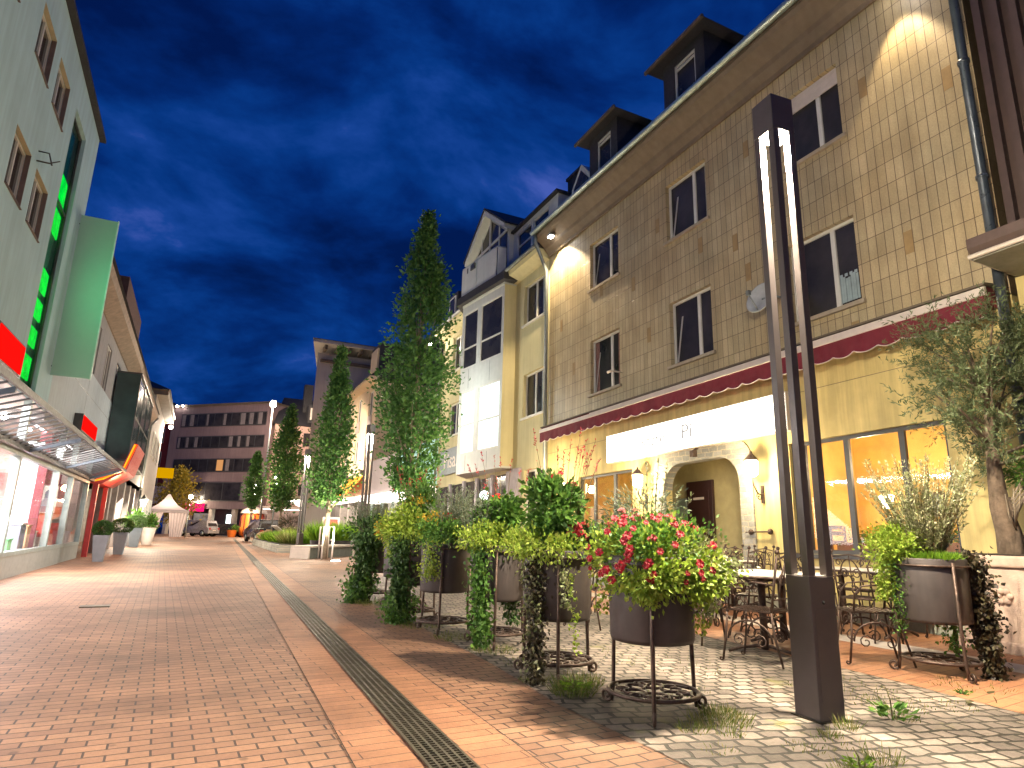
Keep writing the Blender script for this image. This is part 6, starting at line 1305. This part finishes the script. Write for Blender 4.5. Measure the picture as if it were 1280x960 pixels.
for e in tips + [(ox + rg.uniform(-.9, .9), oy + rg.uniform(-.6, .6), rg.uniform(1.9, 3.6)) for _ in range(70)]:
    dv = Vector((e[0] - ox, e[1] - oy, .35 + (e[2] - 2.4) * .3)); dv.normalize()
    for t in range(6):
        d2 = (dv + Vector((rg.gauss(0, .55), rg.gauss(0, .55), rg.gauss(0, .5)))).normalized(); ln_ = .3 + rg.random() * .25
        for j in range(26): PP.append(Vector(e) - dv * .1 + d2 * ln_ * (j / 26) + Vector((rg.gauss(0, .012), rg.gauss(0, .012), rg.gauss(0, .012)))); DD.append(d2 * .7 + Vector((rg.gauss(0, .6), rg.gauss(0, .6), rg.gauss(0, .6))))
leaf_obj('crown', PP, DD, .062, .014, M['leaf_olive'], OT)
PP, DD = mound((ox + .35, oy - .25, 1.95), (.35, .3, .25), 1400, 16, .3); leaf_obj('lower_foliage', PP, DD, .055, .03, M['leaf_green'], OT)
tw = MB()
for i in range(9):
    a = -2.6 + i * .25; tw.tube([(ox - .05, oy - .1, 1.25 + .04 * i), (ox + .2 * math.cos(a), oy + .22 * math.sin(a), 1.4 + .05 * i), (ox + .32 * math.cos(a), oy + .3 * math.sin(a), 1.62 + .06 * i)], [.012, .009, .004], 5)
tw.build('suckers', M['palebark'], OT)
TBx = thing('stone_tub', 'carved pale stone tub with rosettes holding the olive tree', 'stone tub', (7.85, 4.05, 0)); m_st = mat('rosy limestone', (.5, .36, .28), .8, var=.2, scale=6, bump=.5)
tb = MB().box(ox - .36, ox + .62, oy - .5, oy + .4, .05, .86); tb.build('body', m_st, TBx, .03)
MB().box(ox - .4, ox + .66, oy - .54, oy + .44, .86, .98).build('rim', m_st, TBx, .025); MB().box(ox - .42, ox + .68, oy - .56, oy + .46, 0, .12).build('foot', m_st, TBx, .02); MB().box(ox - .32, ox + .58, oy - .44, oy + .36, .98, .995).build('soil', M['soil'], TBx)
for (a, z) in ((-.3, .5), (0.05, .6), (.36, .5), (-.15, .3), (.2, .28), (.45, .3)):
    rs2 = MB()
    for i in range(6):
        t = i * PI / 3; rs2.ball((ox + a + .055 * math.cos(t), oy - .51, z + .055 * math.sin(t)), .035, 8)
    rs2.ball((ox + a, oy - .52, z), .03, 8); rs2.build('rosette', m_st, TBx)
for i, yy in enumerate((-.35, -.05, .24)):
    rs2 = MB()
    for q in range(6):
        t = q * PI / 3; rs2.ball((ox - .37, oy + yy + .055 * math.cos(t), .45 + .12 * (i % 2) + .055 * math.sin(t)), .035, 8)
    rs2.build('rosette', m_st, TBx)
MB().lathe([(.09, .05), (.11, .12), (.075, .2), (.07, .62), (.12, .72), (.13, .78)], (ox - .42, oy - .54, 0), 16).build('corner_baluster', m_st, TBx)

# ================================================================== planting bed and bench
PBd = thing('planting_bed', 'low stone edged bed of grasses and boulders at the roadside', 'planting bed', (4.2, 36, 0))
MB().slab([(3.45, 30), (3.5, 43.5), (4.1, 44.5), (5.6, 43), (5.6, 30)], 0, .34).build('stone_edge', M['stone'], PBd)
MB().slab([(3.6, 30.2), (3.65, 43.2), (4.1, 44.2), (5.4, 42.8), (5.4, 30.2)], .341, .36).build('soil', M['soil'], PBd)
for i, (x, y, h, m) in enumerate(((4.2, 31.5, .75, 'grass'), (4.7, 33.5, .9, 'leaf_yellow'), (4.1, 35.5, .7, 'lime'), (4.8, 37.5, .9, 'grass'), (4.2, 39.5, .7, 'lime'), (4.7, 41.5, .7, 'leaf_green'), (4.2, 33.5, .8, 'lime'), (5.0, 31.5, .8, 'lime'), (5.1, 35.3, 1.1, 'grass'))): blades('grass_clump', (x, y, .35), 600, h * .7, .5, M[m], PBd, .04, 1.2)
bush('red_grass', (5.0, 39, 1.0), (.4, .8, .5), 700, .3, .03, M['leaf_maroon'], PBd, 14, .35)
bl = MB()
for (x, y, r) in ((3.9, 40.5, .35), (4.2, 41.8, .4), (3.85, 42.4, .3), (4.3, 40.0, .3)): bl.lathe([(.3 * r, 0), (r, .4 * r), (.9 * r, r), (.3 * r, 1.5 * r)], (x, y, .35), 9)
bl.build('boulders', mat('sandy boulder', (.4, .27, .15), .9, var=.3, bump=.6), PBd)
tag(MB().obox((4.3, 37.2, .95), (.9, .4, .04), .6, 0, Matrix.Rotation(.5, 3, 'Y')).tube([(4.3, 37.2, .3), (4.3, 37.2, .9)], .03).build('information_board', M['cream_metal']), 'small tilted white board standing in the planting bed', 'board')
BE = thing('street_bench', 'pale timber bench seat on a long concrete block with greenery behind', 'bench', (4.9, 26.6, 0))
MB().obox((4.75, 26.0, .2), (3.5, .6, .38), .9).build('block', mat('dark concrete', (.14, .15, .13), .8), BE); MB().obox((4.75, 26.0, .425), (3.7, .75, .07), .9).build('seat', M['pale_stone'], BE)
for a in (-1.82, 1.82): MB().obox((4.75 + a * math.cos(.9), 26.0 + a * math.sin(.9), .194), (.1, .74, .386), .9).build('end_panel', M['cream_metal'], BE)
for i, (x, y, z, r, lab) in enumerate(((4.9, 27.9, .95, .5, 'clump of bright lime grasses behind the bench'), (5.9, 28.4, .9, .6, 'clump of lime grasses behind the right end of the bench'))):
    o = thing('grass_tub', lab, 'planter', (x, y, 0), 'tubs of grass behind the bench'); MB().lathe([(.35, 0), (.45, .6), (.4, .6), (.38, .55)], (x, y, 0), 14).build('tub', M['planter'], o); blades('grass_clump', (x, y, .55), 600, .75, .35, M['lime'], o, .04, .8)
o = thing('potted_plant', 'dark tapered pot with a small green shrub by the cream house piers', 'potted plant', (7.2, 28, 0)); MB().lathe([(.25, 0), (.36, .95), (.3, .95), (.29, .85)], (7.2, 28, 0), 14).build('pot', M['planter'], o); bush('foliage', (7.2, 28, 1.35), (.35, .35, .4), 700, .14, .07, M['leaf_green'], o)
o = thing('pavement_sign', 'small red and white pavement sign beyond the bench', 'sign', (6.2, 33, 0)); MB().obox((6.2, 33, 1.0), (.9, .1, 1.3), .3).build('panel', M['cream_metal'], o); MB().obox((6.2, 32.93, 1.35), (.7, .02, .4), .3).build('red_band', m_red, o); MB().tube([(5.9, 33, 0), (5.9, 33, .4)], .03).tube([(6.5, 33.1, 0), (6.5, 33.1, .4)], .03).build('feet', M['iron'], o)

# ================================================================== weeds and grass between the stones
P = []; D = []; Ln = []
def tuft(x, y, n, r, h):
    a = RNG.uniform(0, 2 * PI, n); rr = r * np.sqrt(RNG.uniform(0, 1, n))
    for i in range(n):
        P.append((x + rr[i] * math.cos(a[i]), y + rr[i] * math.sin(a[i]), .004)); D.append((math.cos(a[i]) * random.uniform(0, .9) + random.gauss(0, .2), math.sin(a[i]) * random.uniform(0, .9) + random.gauss(0, .2), 1.)); Ln.append(h * random.uniform(.5, 1.2))
for (x, y, n, r, h) in ((2.98, 3.16, 420, .19, .075), (3.12, 3.3, 200, .12, .06), (2.72, 3.1, 110, .1, .05), (2.86, 2.95, 70, .08, .04), (2.5, 4.05, 300, .14, .09), (2.62, 4.2, 340, .16, .1), (2.78, 4.35, 240, .16, .06), (2.45, 4.5, 160, .12, .05), (2.95, 2.25, 160, .12, .07), (3.26, 2.33, 120, .1, .06), (3.6, 2.78, 90, .06, .08), (3.38, 2.72, 60, .06, .05), (4.15, 2.8, 70, .1, .045), (4.4, 3.05, 120, .25, .04), (3.2, 3.9, 140, .3, .035), (2.7, 5.1, 180, .22, .05), (2.65, 5.7, 260, .22, .06), (2.6, 6.5, 300, .26, .06), (2.5, 7.4, 300, .26, .06), (2.5, 8.5, 300, .26, .07), (2.55, 9.7, 300, .28, .08), (4.5, 3.5, 160, .4, .035), (3.9, 4.6, 120, .5, .03), (3.4, 5.2, 140, .5, .03), (3.3, 2.6, 60, .15, .04), (2.6, 2.75, 40, .1, .03), (3.05, 2.62, 60, .1, .03), (5.6, 3.2, 90, .3, .04), (4.75, 2.9, 50, .2, .03)): tuft(x, y, n, r, h)
tag(leaf_obj('grass_tufts', P, D, np.array(Ln), .004, M['grass'], None, .1), 'sparse grass and moss growing between the grey stones', 'grass', kind='stuff')
def weed(x, y, s, lab, m='leaf_green'):
    o = thing('weed', lab, 'weed', (x, y, .004), 'broad leaved weeds between the stones')
    Pq = []; Dq = []
    for i in range(60):
        a = random.random() * 2 * PI; r = random.random() * s; Pq.append((x + r * math.cos(a) * .5, y + r * math.sin(a) * .5, .01 + random.random() * s * .3)); Dq.append((math.cos(a), math.sin(a), random.uniform(.05, .7)))
    leaf_obj('leaves', Pq, Dq, s * .3, s * .1, M[m], o)
    MB().tube([(x, y, .005), (x + .01, y + .01, s * .5), (x - .01, y + .02, s * .85)], [.005, .004, .002], 5).build('stalk', M['stem'], o)
weed(4.1, 2.83, .22, 'spreading weed with an upright shoot right of the near lamp base'); weed(2.55, 4.12, .2, 'lush bright weed at the foot of the geranium planter', 'lime'); weed(5.25, 3.05, .09, 'small flat weed by the right hand planter feet'); weed(3.05, 2.3, .12, 'weed tuft at the bottom edge of the photo below the near lamp', 'lime')
# fallen leaves by the right hand planter
for i, (x, y, lab) in enumerate(((5.45, 3.0, 'brown fallen leaf by the ivy rope'), (4.95, 2.85, 'brown fallen leaf on the grey stones between lamp and right planter'), (5.2, 2.8, 'small tan fallen leaf nearest the photo edge'))):
    tag(leaf_obj('fallen_leaf', [(x, y, .014)], [(1, .3 * i, .05)], .09, .05, M['leaf_maroon']), lab, 'leaf', 'fallen leaves on the paving')
